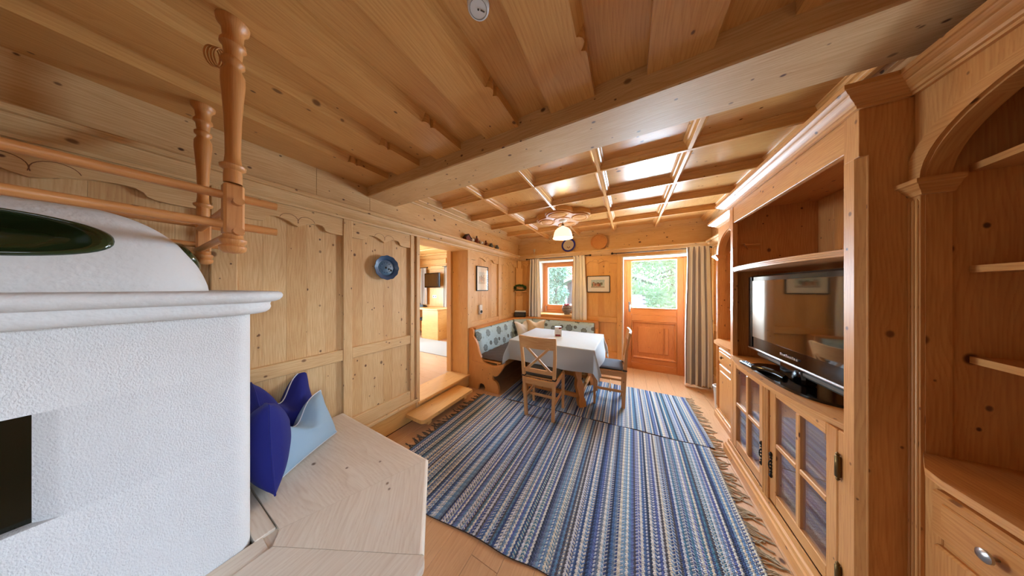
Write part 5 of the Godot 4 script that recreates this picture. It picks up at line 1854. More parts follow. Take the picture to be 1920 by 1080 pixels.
	var rd := thing("radio", "small dark blue box radio with a pale top on the bench ledge in the corner", "radio", Vector3(-1.925, 0.866, -3.90), 0.35)
	b = mb()
	b.lohi(Vector3(-0.115, 0, -0.06), Vector3(0.115, 0.098, 0.06), 0.012)
	obj("case", b, M.black_matt, rd)
	b = mb()
	b.lohi(Vector3(-0.112, 0.096, -0.057), Vector3(0.112, 0.124, 0.057), 0.012)
	obj("lid", b, M.white_plastic, rd)
	for k in 6:
		b = mb()
		b.lohi(Vector3(-0.09, 0.018 + k * 0.012, 0.058), Vector3(0.09, 0.023 + k * 0.012, 0.0625), 0.001)
		obj("grille_slat", b, M.grey_plastic, rd)
	# hanging lamp on its carved rosette
	var la := thing("pendant_lamp", "hanging lamp with opal glass bell shade, lit", "lamp", Vector3(-0.79, 0, -2.92))
	b = mb()
	b.lathe(pv([0.0, 2.298, 0.020, 2.298, 0.026, 2.286, 0.050, 2.280, 0.078, 2.264, 0.101, 2.240, 0.116, 2.210, 0.123, 2.175, 0.127, 2.155, 0.135, 2.138, 0.132, 2.133, 0.122, 2.150, 0.117, 2.175, 0.110, 2.207, 0.096, 2.234, 0.074, 2.257, 0.048, 2.272, 0.0, 2.28]), Vector3.ZERO, 40)
	obj("lamp_shade", b, M.opal, la)
	b = mb()
	b.lathe(pv([0.0, 2.330, 0.012, 2.330, 0.018, 2.318, 0.020, 2.304, 0.0, 2.302]), Vector3.ZERO, 16)
	b.tube(PackedVector3Array([Vector3(0, 2.325, 0), Vector3(0, 2.385, 0)]), 0.006, 8)
	obj("stem", b, M.brass, la)
	b = mb()
	b.lathe(pv([0.0, 2.352, 0.03, 2.356, 0.052, 2.368, 0.062, 2.384, 0.062, 2.392, 0.0, 2.392]), Vector3.ZERO, 28)
	obj("canopy", b, M.white_paint, la)
	var bulb := OmniLight3D.new()
	bulb.name = "lamp_glow"
	bulb.position = Vector3(0, 2.12, 0)
	bulb.light_color = Color(1.0, 0.80, 0.50)
	bulb.light_energy = 0.7
	bulb.light_size = 0.08
	bulb.omni_range = 8.0
	bulb.omni_attenuation = 2.0
	bulb.shadow_enabled = true
	la.add_child(bulb)
	var ro := thing("ceiling_rosette", "carved four-lobed wooden rosette on the coffered ceiling above the lamp", "rosette", Vector3(-0.79, 0, -2.92))
	var shape := func(sc: float) -> PackedVector2Array:
		var p := PackedVector2Array()
		for k in 96:
			var a := TAU * k / 96.0
			var c4 := absf(cos(2.0 * a))
			var r := 0.215 + 0.135 * pow(c4, 0.7) + 0.040 * exp(-pow((fposmod(a, PI * 0.5) - PI / 4.0) / 0.07, 2.0))
			p.append(Vector2(cos(a), sin(a)) * r * sc)
		return p
	b = mb(EX)
	b.prism(shape.call(1.06), Vector3(0, 2.402, 0), EX, EZ, EY, 0.056, 30.0)
	obj("back_plate", b, M.pine_ceiling, ro)
	b = mb(EX)
	b.prism(shape.call(1.0), Vector3(0, 2.384, 0), EX, EZ, EY, 0.018, 30.0)
	obj("front_plate", b, M.bench_wood, ro)
	for k in 4:
		var a := PI * 0.5 * k
		b = mb(EX)
		b.xf = Transform3D(Basis(Vector3.UP, a).scaled_local(Vector3(1.0, 1.0, 1.25)), Vector3.ZERO)
		b.lathe(pv([0.105, 2.386, 0.103, 2.379, 0.094, 2.374, 0.082, 2.375, 0.078, 2.380, 0.070, 2.378, 0.04, 2.372, 0.0, 2.370]), Vector3(0.225, 0, 0), 28, 60)
		obj("carved_lobe", b, M.honey, ro)
	b = mb(EX)
	b.lathe(pv([0.125, 2.386, 0.122, 2.379, 0.112, 2.376, 0.0, 2.376]), Vector3.ZERO, 40, 60)
	obj("centre_disc", b, M.bench_wood, ro)

func make_chair(label: String, pad: Material) -> Node3D:
	# faces -z; back posts at +z
	var o := thing("dining_chair", label, "chair", Vector3.ZERO, 0.0, "chairs at the dining table")
	for s in [-1.0, 1.0]:
		var b := mb(EY)   # back post: straight leg, then raking back
		# sweep of four stations, splayed a little
		var st := [[0.0, 0.155, 0.142], [0.43, 0.172, 0.160], [0.47, 0.174, 0.162], [0.70, 0.188, 0.176], [0.905, 0.196, 0.215]]
		var R := []
		for q in st:
			var line := PackedVector3Array()
			var hx := 0.0155
			var hz := 0.019 if q[0] < 0.6 else 0.012
			for c in [[-1, -1], [1, -1], [1, 1], [-1, 1], [-1, -1]]:
				line.append(Vector3(s * q[1] + c[0] * hx, q[0], q[2] + c[1] * hz))
			R.append(line)
		for i in R.size() - 1:
			for k in 4:
				var nr: Vector3 = [Vector3.FORWARD, Vector3.RIGHT, Vector3.BACK, Vector3.LEFT][k]
				b.flat([R[i][k], R[i][k + 1], R[i + 1][k + 1], R[i + 1][k]], nr)
		b.flat([R[4][0], R[4][1], R[4][2], R[4][3]], Vector3.UP)
		b.flat([R[0][0], R[0][1], R[0][2], R[0][3]], Vector3.DOWN)
		obj("leg", b, M.beech, o)
		b = mb(EY)
		R = []
		for q in [[0.0, 0.186, -0.178, 0.013], [0.43, 0.190, -0.176, 0.0175]]:
			var line := PackedVector3Array()
			for c in [[-1, -1], [1, -1], [1, 1], [-1, 1], [-1, -1]]:
				line.append(Vector3(s * q[1] + c[0] * q[3], q[0], q[2] + c[1] * q[3]))
			R.append(line)
		for k in 4:
			b.flat([R[0][k], R[0][k + 1], R[1][k + 1], R[1][k]], [Vector3.FORWARD, Vector3.RIGHT, Vector3.BACK, Vector3.LEFT][k])
		b.flat([R[0][0], R[0][1], R[0][2], R[0][3]], Vector3.DOWN)
		b.flat([R[1][0], R[1][1], R[1][2], R[1][3]], Vector3.UP)
		obj("leg", b, M.beech, o)
		b = mb(EZ)
		b.lohi(Vector3(s * 0.180 - 0.010, 0.375, -0.165), Vector3(s * 0.180 + 0.010, 0.432, 0.15), 0.003)
		obj("seat_rail", b, M.beech, o)
		b = mb(EZ)
		b.lohi(Vector3(s * 0.178 - 0.008, 0.185, -0.168), Vector3(s * 0.178 + 0.008, 0.215, 0.148), 0.003)
		obj("stretcher", b, M.beech, o)
	board("seat_rail", Vector3(-0.175, 0.375, -0.188), Vector3(0.175, 0.432, -0.168), EX, M.beech, o, 0.003)
	board("seat_rail", Vector3(-0.165, 0.365, 0.150), Vector3(0.165, 0.430, 0.170), EX, M.beech, o, 0.003)
	board("stretcher", Vector3(-0.17, 0.165, -0.008), Vector3(0.17, 0.195, 0.008), EX, M.beech, o, 0.003)
	board("seat", Vector3(-0.198, 0.430, -0.200), Vector3(0.198, 0.446, 0.142), EX, M.beech, o, 0.005)
	# back: curved top rail, lower rail, crossed slats
	var b2 := mb(EX)
	for q in [[0.780, 0.908, 0.205, 0.222], [0.500, 0.545, 0.170, 0.176]]:
		var F := []
		var wid := 0.188 + (0.010 if q[0] > 0.7 else -0.012)
		for side in [-1.0, 1.0]:
			var rows := []
			for i in 5:
				var v := i / 4.0
				var line := PackedVector3Array()
				for k in 17:
					var u := -1.0 + k / 8.0
					var sag := 0.020 * (1.0 - u * u) if q[0] > 0.7 else 0.006 * (1.0 - u * u)
					line.append(Vector3(u * wid * (1.0 + (0.04 * v if q[0] > 0.7 else 0.0)), lerpf(q[0], q[1], v) + (0.006 * u * u * v if q[0] > 0.7 else 0.0), lerpf(q[2], q[3], v) - 0.012 + sag + side * 0.010))
				rows.append(line)
			b2.sheet(rows, Vector2(0.2, 0.1), false, side < 0.0)
			F.append(rows)
		for k in 16:
			b2.flat([F[0][4][k], F[0][4][k + 1], F[1][4][k + 1], F[1][4][k]], Vector3.UP)
			b2.flat([F[0][0][k], F[0][0][k + 1], F[1][0][k + 1], F[1][0][k]], Vector3.DOWN)
		for k in [0, 16]:
			for i in 4:
				b2.flat([F[0][i][k], F[0][i + 1][k], F[1][i + 1][k], F[1][i][k]], Vector3.LEFT if k == 0 else Vector3.RIGHT)
		obj("top_rail" if q[0] > 0.7 else "lower_rail", b2, M.beech, o)
		b2 = mb(EX)
	for s in [-1.0, 1.0]:
		var a := Vector3(-s * 0.135, 0.535, 0.172)
		var e := Vector3(s * 0.125, 0.790, 0.212)
		var d := (e - a).normalized()
		var side := d.cross(Vector3(0, -0.15, 1)).normalized()
		var nz := side.cross(d).normalized()
		var b := mb(EX)
		b.xf = Transform3D(Basis(d, side, d.cross(side)), a + nz * (0.002 * s))
		b.lohi(Vector3(-0.01, -0.013, -0.007), Vector3(a.distance_to(e) + 0.01, 0.013, 0.007), 0.002)
		obj("cross_slat", b, M.beech, o)
	# tied-on pad
	var p := mb()
	for s in [1.0, -1.0]:
		var rows := []
		for i in 19:
			var line := PackedVector3Array()
			for k in 19:
				var u := -1.0 + k / 9.0
				var v := -1.0 + i / 9.0
				var e := pow(maxf(0.0, (1.0 - pow(absf(u), 8.0)) * (1.0 - pow(absf(v), 8.0))), 0.5)
				line.append(Vector3(u * 0.192, 0.462 + s * 0.017 * e, -0.030 + v * 0.172))
			rows.append(line)
		p.sheet(rows, Vector2(1, 1), false, s > 0.0)
	obj("seat_pad", p, pad, o)
	for s in [-1.0, 1.0]:
		var tb := mb()
		tb.lohi(Vector3(s * 0.176 - 0.022, 0.446, 0.132), Vector3(s * 0.176 + 0.022, 0.466, 0.184), 0.006)
		obj("tie", tb, pad, o)
	return o

# ------------------------------------------------------------------ rugs
func rug(label: String, c: Array, y: float, m: Material, ends: Array) -> void:
	# corners near-left, near-right, far-right, far-left as (x, z)
	var o := thing("rug", label, "rug", Vector3.ZERO, 0.0, "striped rag rugs")
	var nl: Vector2 = c[0]
	var nr: Vector2 = c[1]
	var fr: Vector2 = c[2]
	var fl: Vector2 = c[3]
	var rows := []
	for i in 49:
		var v := i / 48.0
		var line := PackedVector3Array()
		for k in 65:
			var u := k / 64.0
			var a := nl.lerp(nr, u)
			var e := fl.lerp(fr, u)
			var p := a.lerp(e, v)
			p.y += 0.006 * sin(u * 31.0 + 1.3 * sin(u * 11.0)) * (absf(v - 0.5) * 2.0)
			line.append(Vector3(p.x, y + 0.0012 * sin(p.x * 9.0 + p.y * 4.0) + 0.0008 * sin(p.y * 13.0), p.y))
		rows.append(line)
	var b := mb()
	b.off = Vector2.ZERO
	b.sheet(rows, Vector2(nl.distance_to(nr) / 2.56, nl.distance_to(fl) / 0.08))
	obj("weave", b, m, o)
	b = mb()
	var outline := PackedVector2Array()
	for k in 65:
		outline.append(Vector2(rows[0][k].x, rows[0][k].z))
	for k in range(64, -1, -1):
		outline.append(Vector2(rows[48][k].x, rows[48][k].z))
	b.prism(outline, Vector3(0, 0.0005, 0), EX, EZ, EY, y - 0.003)
	obj("selvedge", b, M.rug_edge, o)
	for side in ends:
		b = mb()
		var a := nl if side < 0.0 else nr
		var e := fl if side < 0.0 else fr
		var ln := a.distance_to(e)
		var k := 0.01
		while k < ln:
			var p := a.lerp(e, k / ln)
			var lean := rng.randf_range(-0.05, 0.05)
			var reach := rng.randf_range(0.06, 0.115)
			for t in 4:
				var pts := PackedVector3Array()
				var ph := rng.randf() * TAU
				for i in 6:
					var q := i / 5.0
					pts.append(Vector3(p.x + side * (reach * q - 0.008), y - 0.001 - (y - 0.0035) * minf(1.0, q * 3.0) + 0.002 * (t % 2), p.y + lean * q + 0.006 * sin(q * 7.0 + ph) + (t - 1.5) * 0.004 * (1.0 - q)))
				b.tube(pts, 0.0024, 5, 0.0014, false)
			k += rng.randf_range(0.02, 0.03)
		var fo := obj("fringe", b, M.fringe if side > 0.0 else M.fringe_dark, o)
		fo.set_meta("kind", "stuff")

func build_rugs() -> void:
	rug("large blue and cream striped rag rug in the middle of the floor", [Vector2(-1.72, -0.885), Vector2(0.612, -1.135), Vector2(0.648, -2.545), Vector2(-1.74, -2.385)], 0.0085, M.rug0, [-1.0, 1.0])
	rug("blue and grey striped rag rug lying under the dining table", [Vector2(-1.50, -2.412), Vector2(0.685, -2.556), Vector2(0.660, -3.55), Vector2(-1.50, -3.56)], 0.0115, M.rug1, [1.0])

# ------------------------------------------------------------------ small things
func picture(called: String, label: String, at: Vector3, turn: float, w: float, h: float, pr: Material, frame_m: Material) -> void:
	var o := thing(called, label, "picture", at, turn)
	var b := mb()
	for s in [-1.0, 1.0]:
		b.lohi(Vector3(s * w * 0.5 - 0.006, -h * 0.5, 0), Vector3(s * w * 0.5 + 0.006, h * 0.5, 0.020), 0.002)
		b.lohi(Vector3(-w * 0.5, s * h * 0.5 - 0.006, 0), Vector3(w * 0.5, s * h * 0.5 + 0.006, 0.020), 0.002)
	obj("frame", b, frame_m, o)
	b = mb()
	# the print with its wide mat is one flat sheet
	b.tri(Vector3(-w * 0.5, -h * 0.5, 0.010), Vector3(w * 0.5, -h * 0.5, 0.010), Vector3(w * 0.5, h * 0.5, 0.010), EZ, EZ, EZ, Vector2(0, 1), Vector2(1, 1), Vector2(1, 0))
	b.tri(Vector3(-w * 0.5, -h * 0.5, 0.010), Vector3(w * 0.5, h * 0.5, 0.010), Vector3(-w * 0.5, h * 0.5, 0.010), EZ, EZ, EZ, Vector2(0, 1), Vector2(1, 0), Vector2(0, 0))
	obj("print", b, pr, o)
	b = mb()
	b.lohi(Vector3(-w * 0.5, -h * 0.5, 0.0135), Vector3(w * 0.5, h * 0.5, 0.0155), 0.0)
	obj("glazing", b, M.cab_pane, o)

func build_small_things() -> void:
	# scalloped plate on the left wall
	var pl := thing("wall_plate", "scalloped dark blue metal plate hanging on the second wall panel", "plate", Vector3(-2.10, 1.647, -1.250))
	var b := mb()
	b.lathe(pv([0.0, 0.020, 0.060, 0.021, 0.076, 0.026, 0.080, 0.034, 0.088, 0.040, 0.112, 0.046, 0.117, 0.050, 0.117, 0.045, 0.090, 0.030, 0.082, 0.012, 0.060, 0.004, 0.0, 0.002]), Vector3.ZERO, 72, 40, Vector3.RIGHT, 12, 0.022)
	obj("rim", b, M.enamel, pl)
	b = mb()
	b.lathe(pv([0.074, 0.024, 0.066, 0.028, 0.0, 0.029]), Vector3.ZERO, 48, 40, Vector3.RIGHT)
	obj("centre", b, M.enamel_light, pl)
	b = mb()
	var cr := Vector3.RIGHT
	for q in [[0.0, 0.0], [0.012, -0.028], [0.024, -0.050]]:
		b.lathe(pv([0.011, 0.0, 0.006, 0.004, 0.0, 0.005]), Vector3(0.028, -q[0], -q[1] * -1.0), 12, 50, cr)
	obj("dark_motif", b, M.iron, pl)
	for k in 12:
		b = mb()
		var a := TAU * (k + 0.5) / 12.0
		b.lathe(pv([0.007, 0.0, 0.004, 0.003, 0.0, 0.004]), Vector3(0.028, 0.048 * sin(a), 0.048 * cos(a)), 8, 50, cr)
		obj("petal_motif", b, M.enamel, pl)
	# framed pictures
	picture("picture", "small framed watercolour of houses between the window and the garden door", Vector3(-0.473, 1.520, -4.128), 0.0, 0.375, 0.285, M.print_a, M.black_matt)
	picture("picture", "tall framed print with painted reflection on the left wall above the corner bench", Vector3(-2.098, 1.602, -2.84), PI * 0.5, 0.30, 0.385, M.print_b, M.black_matt)
	# thermostat
	var th := thing("thermostat", "white wall thermostat with dark dial below the tall print", "thermostat", Vector3(-2.098, 1.108, -2.78), PI * 0.5)
	b = mb()
	b.lohi(Vector3(-0.038, -0.075, 0), Vector3(0.038, 0.075, 0.032), 0.008)
	obj("case", b, M.white_plastic, th)
	b = mb()
	b.lathe(pv([0.022, 0.0, 0.022, 0.012, 0.018, 0.016, 0.0, 0.016]), Vector3(0, -0.035, 0.030), 18, 50, EZ)
	obj("dial", b, M.black_matt, th)
	# smoke detector
	var sd := thing("smoke_detector", "round white smoke detector on the ceiling boards", "smoke detector", Vector3(-0.436, 2.405, -0.570))
	b = mb()
	b.lathe(pv([0.0, 0.0, 0.026, 0.0, 0.026, -0.012, 0.035, -0.014, 0.0365, -0.020, 0.035, -0.030, 0.031, -0.0335, 0.0, -0.034]), Vector3.ZERO, 40, 40)
	obj("case", b, M.white_plastic, sd)
	b = mb()
	var ring := PackedVector3Array()
	for k in 41:
		ring.append(Vector3(0.0275 * cos(TAU * k / 40.0), -0.0338, 0.0275 * sin(TAU * k / 40.0)))
	b.tube(ring, 0.0007, 5, -1.0, false)
	obj("seam_ring", b, M.grey_plastic, sd)
	b = mb()
	b.lathe(pv([0.003, -0.0352, 0.003, -0.033]), Vector3.ZERO, 10)
	b.lathe(pv([0.0, -0.0352, 0.003, -0.0352]), Vector3.ZERO, 10)
	obj("sensor_hole", b, M.black_matt, sd)
	b = mb()
	b.xf = Transform3D(Basis(Vector3.UP, 0.9), Vector3(0.010, -0.0345, -0.010))
	b.lohi(Vector3(-0.007, -0.001, -0.002), Vector3(0.007, 0.001, 0.002), 0.0006)
	obj("test_mark", b, M.grey_plastic, sd)
	# plates leaning on the far plate rail
	var p1 := thing("plate", "white plate with cobalt blue rim leaning on the far plate rail", "plate", Vector3(-0.985, 2.252, -4.045))
	b = mb()
	var tilt := Vector3(0, 0.14, 1).normalized()
	b.lathe(pv([0.0, -0.008, 0.06, -0.008, 0.108, 0.008, 0.126, 0.014, 0.129, 0.018, 0.126, 0.020, 0.104, 0.014, 0.097, 0.0115]), Vector3.ZERO, 48, 50, tilt)
	obj("rim", b, M.cobalt, p1)
	b = mb()
	b.lathe(pv([0.098, 0.0120, 0.088, 0.009, 0.07, 0.004, 0.0, 0.003]), Vector3.ZERO, 48, 50, tilt)
	obj("well", b, M.faience, p1)
	b = mb()
	for q in [[0.0, -0.05], [-0.02, -0.035], [0.022, -0.038]]:
		b.lathe(pv([0.010, 0.0, 0.006, 0.002, 0.0, 0.0025]), Vector3(q[0], q[1], 0.012), 10, 50, tilt)
	obj("painted_flower", b, M.berry, p1)
	var p2 := thing("wooden_plate", "turned wooden plate with raised rim leaning on the far plate rail", "plate", Vector3(-0.453, 2.262, -4.04))
	b = mb(EX)
	b.us = Vector2(2, 4)
	b.lathe(pv([0.0, -0.02, 0.10, -0.02, 0.134, 0.0, 0.139, 0.014, 0.135, 0.024, 0.122, 0.024, 0.114, 0.012, 0.0, 0.010]), Vector3.ZERO, 48, 40, tilt)
	obj("plate", b, M.pine_cab, p2)
	# row of small figures on the left plate rail
	var figs := [["brown clay hut with a gabled roof, first of the plate rail figures from the doorway", -2.40, 0], ["white clay sheep left of the tall brown figure on the plate rail", -2.52, 1], ["tallest brown clay figure, in the middle of the plate rail figures", -2.62, 2], ["white clay sheep between the two brown figures on the plate rail", -2.74, 1], ["short brown clay figure beside the grey jugs on the plate rail", -2.86, 2], ["round grey pottery jug next to the brown figure on the plate rail", -3.02, 3], ["last grey pottery jug on the plate rail, nearest the corner", -3.20, 3]]
	for i in figs.size():
		var f: Array = figs[i]
		var kind: int = f[2]
		var o := thing(["clay_hut", "clay_sheep", "clay_figure", "jug"][kind], f[0], "jug" if kind == 3 else "figurine", Vector3(-2.035, 2.125, f[1]), 0.0, "ornaments on the left plate rail")
		var sc := 1.0 if i != 4 else 0.8
		b = mb()
		if kind == 0:
			b.prism(pv([-0.05, 0, 0.05, 0, 0.05, 0.04, 0, 0.085, -0.05, 0.04]), Vector3(-0.03, 0, 0), EZ, EY, EX, 0.06)
			obj("walls", b, M.clay, o)
			b = mb()
			b.prism(pv([-0.06, 0.036, 0, 0.092, 0.06, 0.036, 0.06, 0.044, 0, 0.101, -0.06, 0.044]), Vector3(-0.036, 0, 0), EZ, EY, EX, 0.072)
			obj("roof", b, M.clay_dark, o)
		elif kind == 1:
			b.lathe(pv([0.0, -0.035, 0.016, -0.030, 0.024, -0.01, 0.025, 0.01, 0.018, 0.03, 0.0, 0.036]), Vector3(0, 0.042, 0), 14, 60, EZ)
			b.lathe(pv([0.0, -0.014, 0.011, -0.006, 0.012, 0.006, 0.0, 0.016]), Vector3(0, 0.062, 0.040), 12, 60, Vector3(0, 0.2, 1))
			for sx in [-1, 1]:
				for sz in [-1, 1]:
					b.lathe(pv([0.005, 0.0, 0.006, 0.03]), Vector3(sx * 0.012, 0, sz * 0.02), 6)
			obj("body", b, M.faience, o)
		elif kind == 2:
			b.lathe(pv([0.0, 0.0, 0.036 * sc, 0.0, 0.034 * sc, 0.02, 0.024 * sc, 0.06 * sc, 0.017 * sc, 0.088 * sc, 0.009 * sc, 0.094 * sc]), Vector3.ZERO, 16, 60)
			b.tube(PackedVector3Array([Vector3(0.012, 0.075 * sc, -0.02 * sc), Vector3(0.026, 0.055 * sc, 0.0), Vector3(0.012, 0.075 * sc, 0.02 * sc)]), 0.007, 8)
			obj("robe", b, M.clay, o)
			b = mb()
			b.lathe(pv([0.0, 0.088 * sc, 0.010, 0.092 * sc, 0.0145, 0.104 * sc, 0.011, 0.117 * sc, 0.0, 0.121 * sc]), Vector3.ZERO, 14, 60)
			obj("head", b, M.clay_dark, o)
		else:
			b.lathe(pv([0.0, 0.0, 0.022, 0.0, 0.036, 0.02, 0.037, 0.038, 0.024, 0.058, 0.017, 0.066, 0.021, 0.078, 0.018, 0.078, 0.013, 0.066, 0.0, 0.062]), Vector3.ZERO, 20, 60)
			obj("body", b, M.pewter, o)
			b = mb()
			b.tube(PackedVector3Array([Vector3(0, 0.072, 0.018), Vector3(0, 0.070, 0.040), Vector3(0, 0.048, 0.046), Vector3(0, 0.030, 0.034)]), 0.0045, 8)
			obj("handle", b, M.pewter, o)
	var gs := thing("goblet", "tiny pale goblet on the far plate rail near the corner", "goblet", Vector3(-1.68, 2.125, -4.05))
	b = mb()
	b.lathe(pv([0.0, 0.0, 0.024, 0.0, 0.024, 0.004, 0.005, 0.010, 0.004, 0.05, 0.016, 0.062, 0.022, 0.085, 0.023, 0.11, 0.021, 0.11, 0.018, 0.085, 0.0, 0.064]), Vector3.ZERO, 18, 60)
	obj("glass", b, M.faience, gs)
	# corner board with its little shelf
	var cs := thing("corner_shelf", "slim stepped corner board with a tiny bracket shelf above the bench", "shelf", Vector3(-2.04, 0, -4.07), PI * 0.25)
	b = mb(EY)
	b.lohi(Vector3(-0.075, 0.866, -0.02), Vector3(0.075, 1.86, 0.030), 0.004)
	b.lohi(Vector3(-0.040, 1.86, -0.02), Vector3(0.040, 2.02, 0.030), 0.004)
	obj("back_board", b, M.pine_clear, cs)
	b = mb(EX)
	b.prism(pv([-0.17, 0.03, 0.17, 0.03, 0.12, 0.10, 0.0, 0.125, -0.12, 0.10]), Vector3(0, 1.372, 0), EX, EZ, EY, 0.014)
	obj("bracket_shelf", b, M.pine_clear, cs)
	b = mb(EX)
	b.prism(pv([-0.06, 0.03, 0.06, 0.03, 0.0, 0.09]), Vector3(0, 1.28, 0), EX, EZ, EY, 0.092)
	obj("bracket", b, M.pine_clear, cs)
	b = mb(EX)
	b.tube(PackedVector3Array([Vector3(-0.15, 1.425, 0.05), Vector3(-0.08, 1.425, 0.105), Vector3(0.08, 1.425, 0.105), Vector3(0.15, 1.425, 0.05)]), 0.005, 6)
	obj("guard_rail", b, M.pine_clear, cs)
	var wr := thing("wreath", "small green wreath with red berries on the corner shelf", "wreath", Vector3(-1.985, 1.386, -4.015), PI * 0.25)
	b = mb()
	for k in 420:
		var a := rng.randf() * TAU
		var c := Vector3(0.115 * cos(a), 0.062 + 0.052 * sin(a), rng.randf_range(-0.012, 0.022))
		var d := Vector3(rng.randf_range(-1, 1), rng.randf_range(-0.5, 1), rng.randf_range(-0.6, 1)).normalized()
		var s := d.cross(Vector3(rng.randf_range(-1, 1), 0.3, 1)).normalized() * 0.010
		var n := d.cross(s).normalized()
		var p := c + d * 0.042
		b.tri(c - s, c + s, p, n, n, n, Vector2.ZERO, Vector2.ONE, Vector2(1, 0))
		b.tri(c - s, c - d * 0.008, c + s, n, n, n, Vector2.ZERO, Vector2.ONE, Vector2(1, 0))
	var wl := obj("sprigs", b, M.greens, wr)
	wl.set_meta("kind", "stuff")
	for k in 14:
		b = mb()
		var a := PI + PI * (k + 0.5) / 14.0
		b.lathe(pv([0.0, -0.007, 0.006, -0.003, 0.006, 0.003, 0.0, 0.007]), Vector3(0.125 * cos(a), 0.058 + 0.05 * sin(a), 0.022 + 0.006 * (k % 2)), 8, 60)
		obj("berry", b, M.berry, wr)
	# round wicker basket with a red blossom on the window sill
	var ba := thing("basket", "round wicker basket with red blossom on the window sill", "basket", Vector3(-1.055, 0.935, -4.20))
	b = mb()
	b.lathe(pv([0.0, 0.0, 0.05, 0.0, 0.055, 0.015, 0.045, 0.028]), Vector3.ZERO, 20)
	obj("foot", b, M.wicker, ba)
	for k in 9:
		b = mb()
		var a := -1.15 + 2.2 * k / 8.0
		var rr := 0.088 * cos(a)
		var pts := PackedVector3Array()
		for i in 29:
			var q := TAU * i / 28.0
			pts.append(Vector3(rr * cos(q) * (1.0 + 0.03 * sin(q * 14.0 + k * PI)), 0.108 + 0.088 * sin(a), rr * sin(q) * (1.0 + 0.03 * sin(q * 14.0 + k * PI))))
		b.tube(pts, 0.0115, 6, -1.0, false)
		obj("woven_round", b, M.wicker, ba)
	b = mb()
	b.lathe(pv([0.0, -0.078, 0.05, -0.06, 0.076, 0.0, 0.05, 0.06, 0.0, 0.078]), Vector3(0, 0.108, 0), 20, 60)
	obj("lining", b, M.bark, ba)
	for k in 7:
		b = mb()
		var a := TAU * k / 7.0
		var r := 0.036 if k else 0.0
		b.lathe(pv([0.0, -0.02, 0.022, -0.008, 0.024, 0.006, 0.0, 0.02]), Vector3(0.012 + r * cos(a), 0.186 + 0.01 * (k % 2), 0.036 + r * sin(a)), 10, 60)
		obj("blossom", b, M.red_petal, ba)
	# wall socket in the window corner
	var so := thing("wall_socket", "pale wall socket left of the window curtain", "socket", Vector3(-1.76, 1.27, -4.128))
	b = mb()
	b.lohi(Vector3(-0.04, -0.06, 0.0), Vector3(0.04, 0.06, 0.012), 0.004)
	obj("plate", b, M.white_paint, so)
	b = mb()
	b.lathe(pv([0.026, 0.010, 0.026, 0.014, 0.0, 0.014]), Vector3.ZERO, 16, 50, EZ)
	obj("insert", b, M.grey_plastic, so)
	# curtains and their rods
	curtain("curtain", "taupe striped curtain left of the garden window", Vector3(-1.665, 0.868, -4.022), 0.24, 1.165, 4, 0.034, 1.0)
	curtain("curtain", "taupe striped curtain between the garden window and the framed watercolour", Vector3(-0.80, 0.862, -4.022), 0.255, 1.18, 4, 0.034, 1.0)
	curtain("curtain", "long striped curtain right of the garden door", Vector3(0.878, 0.035, -4.0), 0.32, 2.015, 5, 0.038, 1.0)
	for q in [[-1.82, -0.62, "dark iron rod above the garden window"], [-0.22, 1.02, "dark iron rod above the garden door"]]:
		var rd := thing("curtain_rod", q[2], "curtain rod")
		b = mb()
		b.tube(PackedVector3Array([Vector3(q[0], 2.036, -4.035), Vector3(q[1], 2.036, -4.035)]), 0.006, 10)
		obj("rod", b, M.iron, rd)
		for e in [q[0], q[1]]:
			b = mb()
			var s := -1.0 if e == q[0] else 1.0
			b.lathe(pv([0.0, -0.01, 0.011, -0.006, 0.006, 0.004, 0.015, 0.016, 0.016, 0.026, 0.008, 0.038, 0.0, 0.042]), Vector3(e, 2.036, -4.035), 12, 50, Vector3(s, 0, 0))
			obj("finial", b, M.iron, rd)
			b = mb()
			b.tube(PackedVector3Array([Vector3(e - s * 0.04, 2.036, -4.035), Vector3(e - s * 0.04, 2.030, -4.10)]), 0.005, 8)
			obj("bracket", b, M.iron, rd)

# ------------------------------------------------------------------ garden outside
func leafy(parent: Node, called: String, n: int, m: Material, size: float, place: Callable) -> void:
	var lm := Mb.new()
	var s := size
	lm.tri(Vector3(0, 0, 0), Vector3(s * 0.35, 0.06 * s, s * 0.5), Vector3(0, 0, s), EY, EY, EY, Vector2.ZERO, Vector2.ONE, Vector2(1, 0))
	lm.tri(Vector3(0, 0, 0), Vector3(0, 0, s), Vector3(-s * 0.35, 0.06 * s, s * 0.5), EY, EY, EY, Vector2.ZERO, Vector2.ONE, Vector2(1, 0))
	var mm := MultiMesh.new()
	mm.transform_format = MultiMesh.TRANSFORM_3D
	mm.mesh = lm.mesh()
	mm.mesh.surface_set_material(0, m)
	mm.instance_count = n
	for i in n:
		var d := Vector3(rng.randfn(), rng.randfn(), rng.randfn()).normalized()
		var bs := Basis(d, rng.randf() * TAU).scaled(Vector3.ONE * rng.randf_range(0.6, 1.3))
		mm.set_instance_transform(i, Transform3D(bs, place.call()))
	var mi := MultiMeshInstance3D.new()
	mi.name = called
	mi.multimesh = mm
	mi.set_meta("kind", "stuff")
	parent.add_child(mi, true)

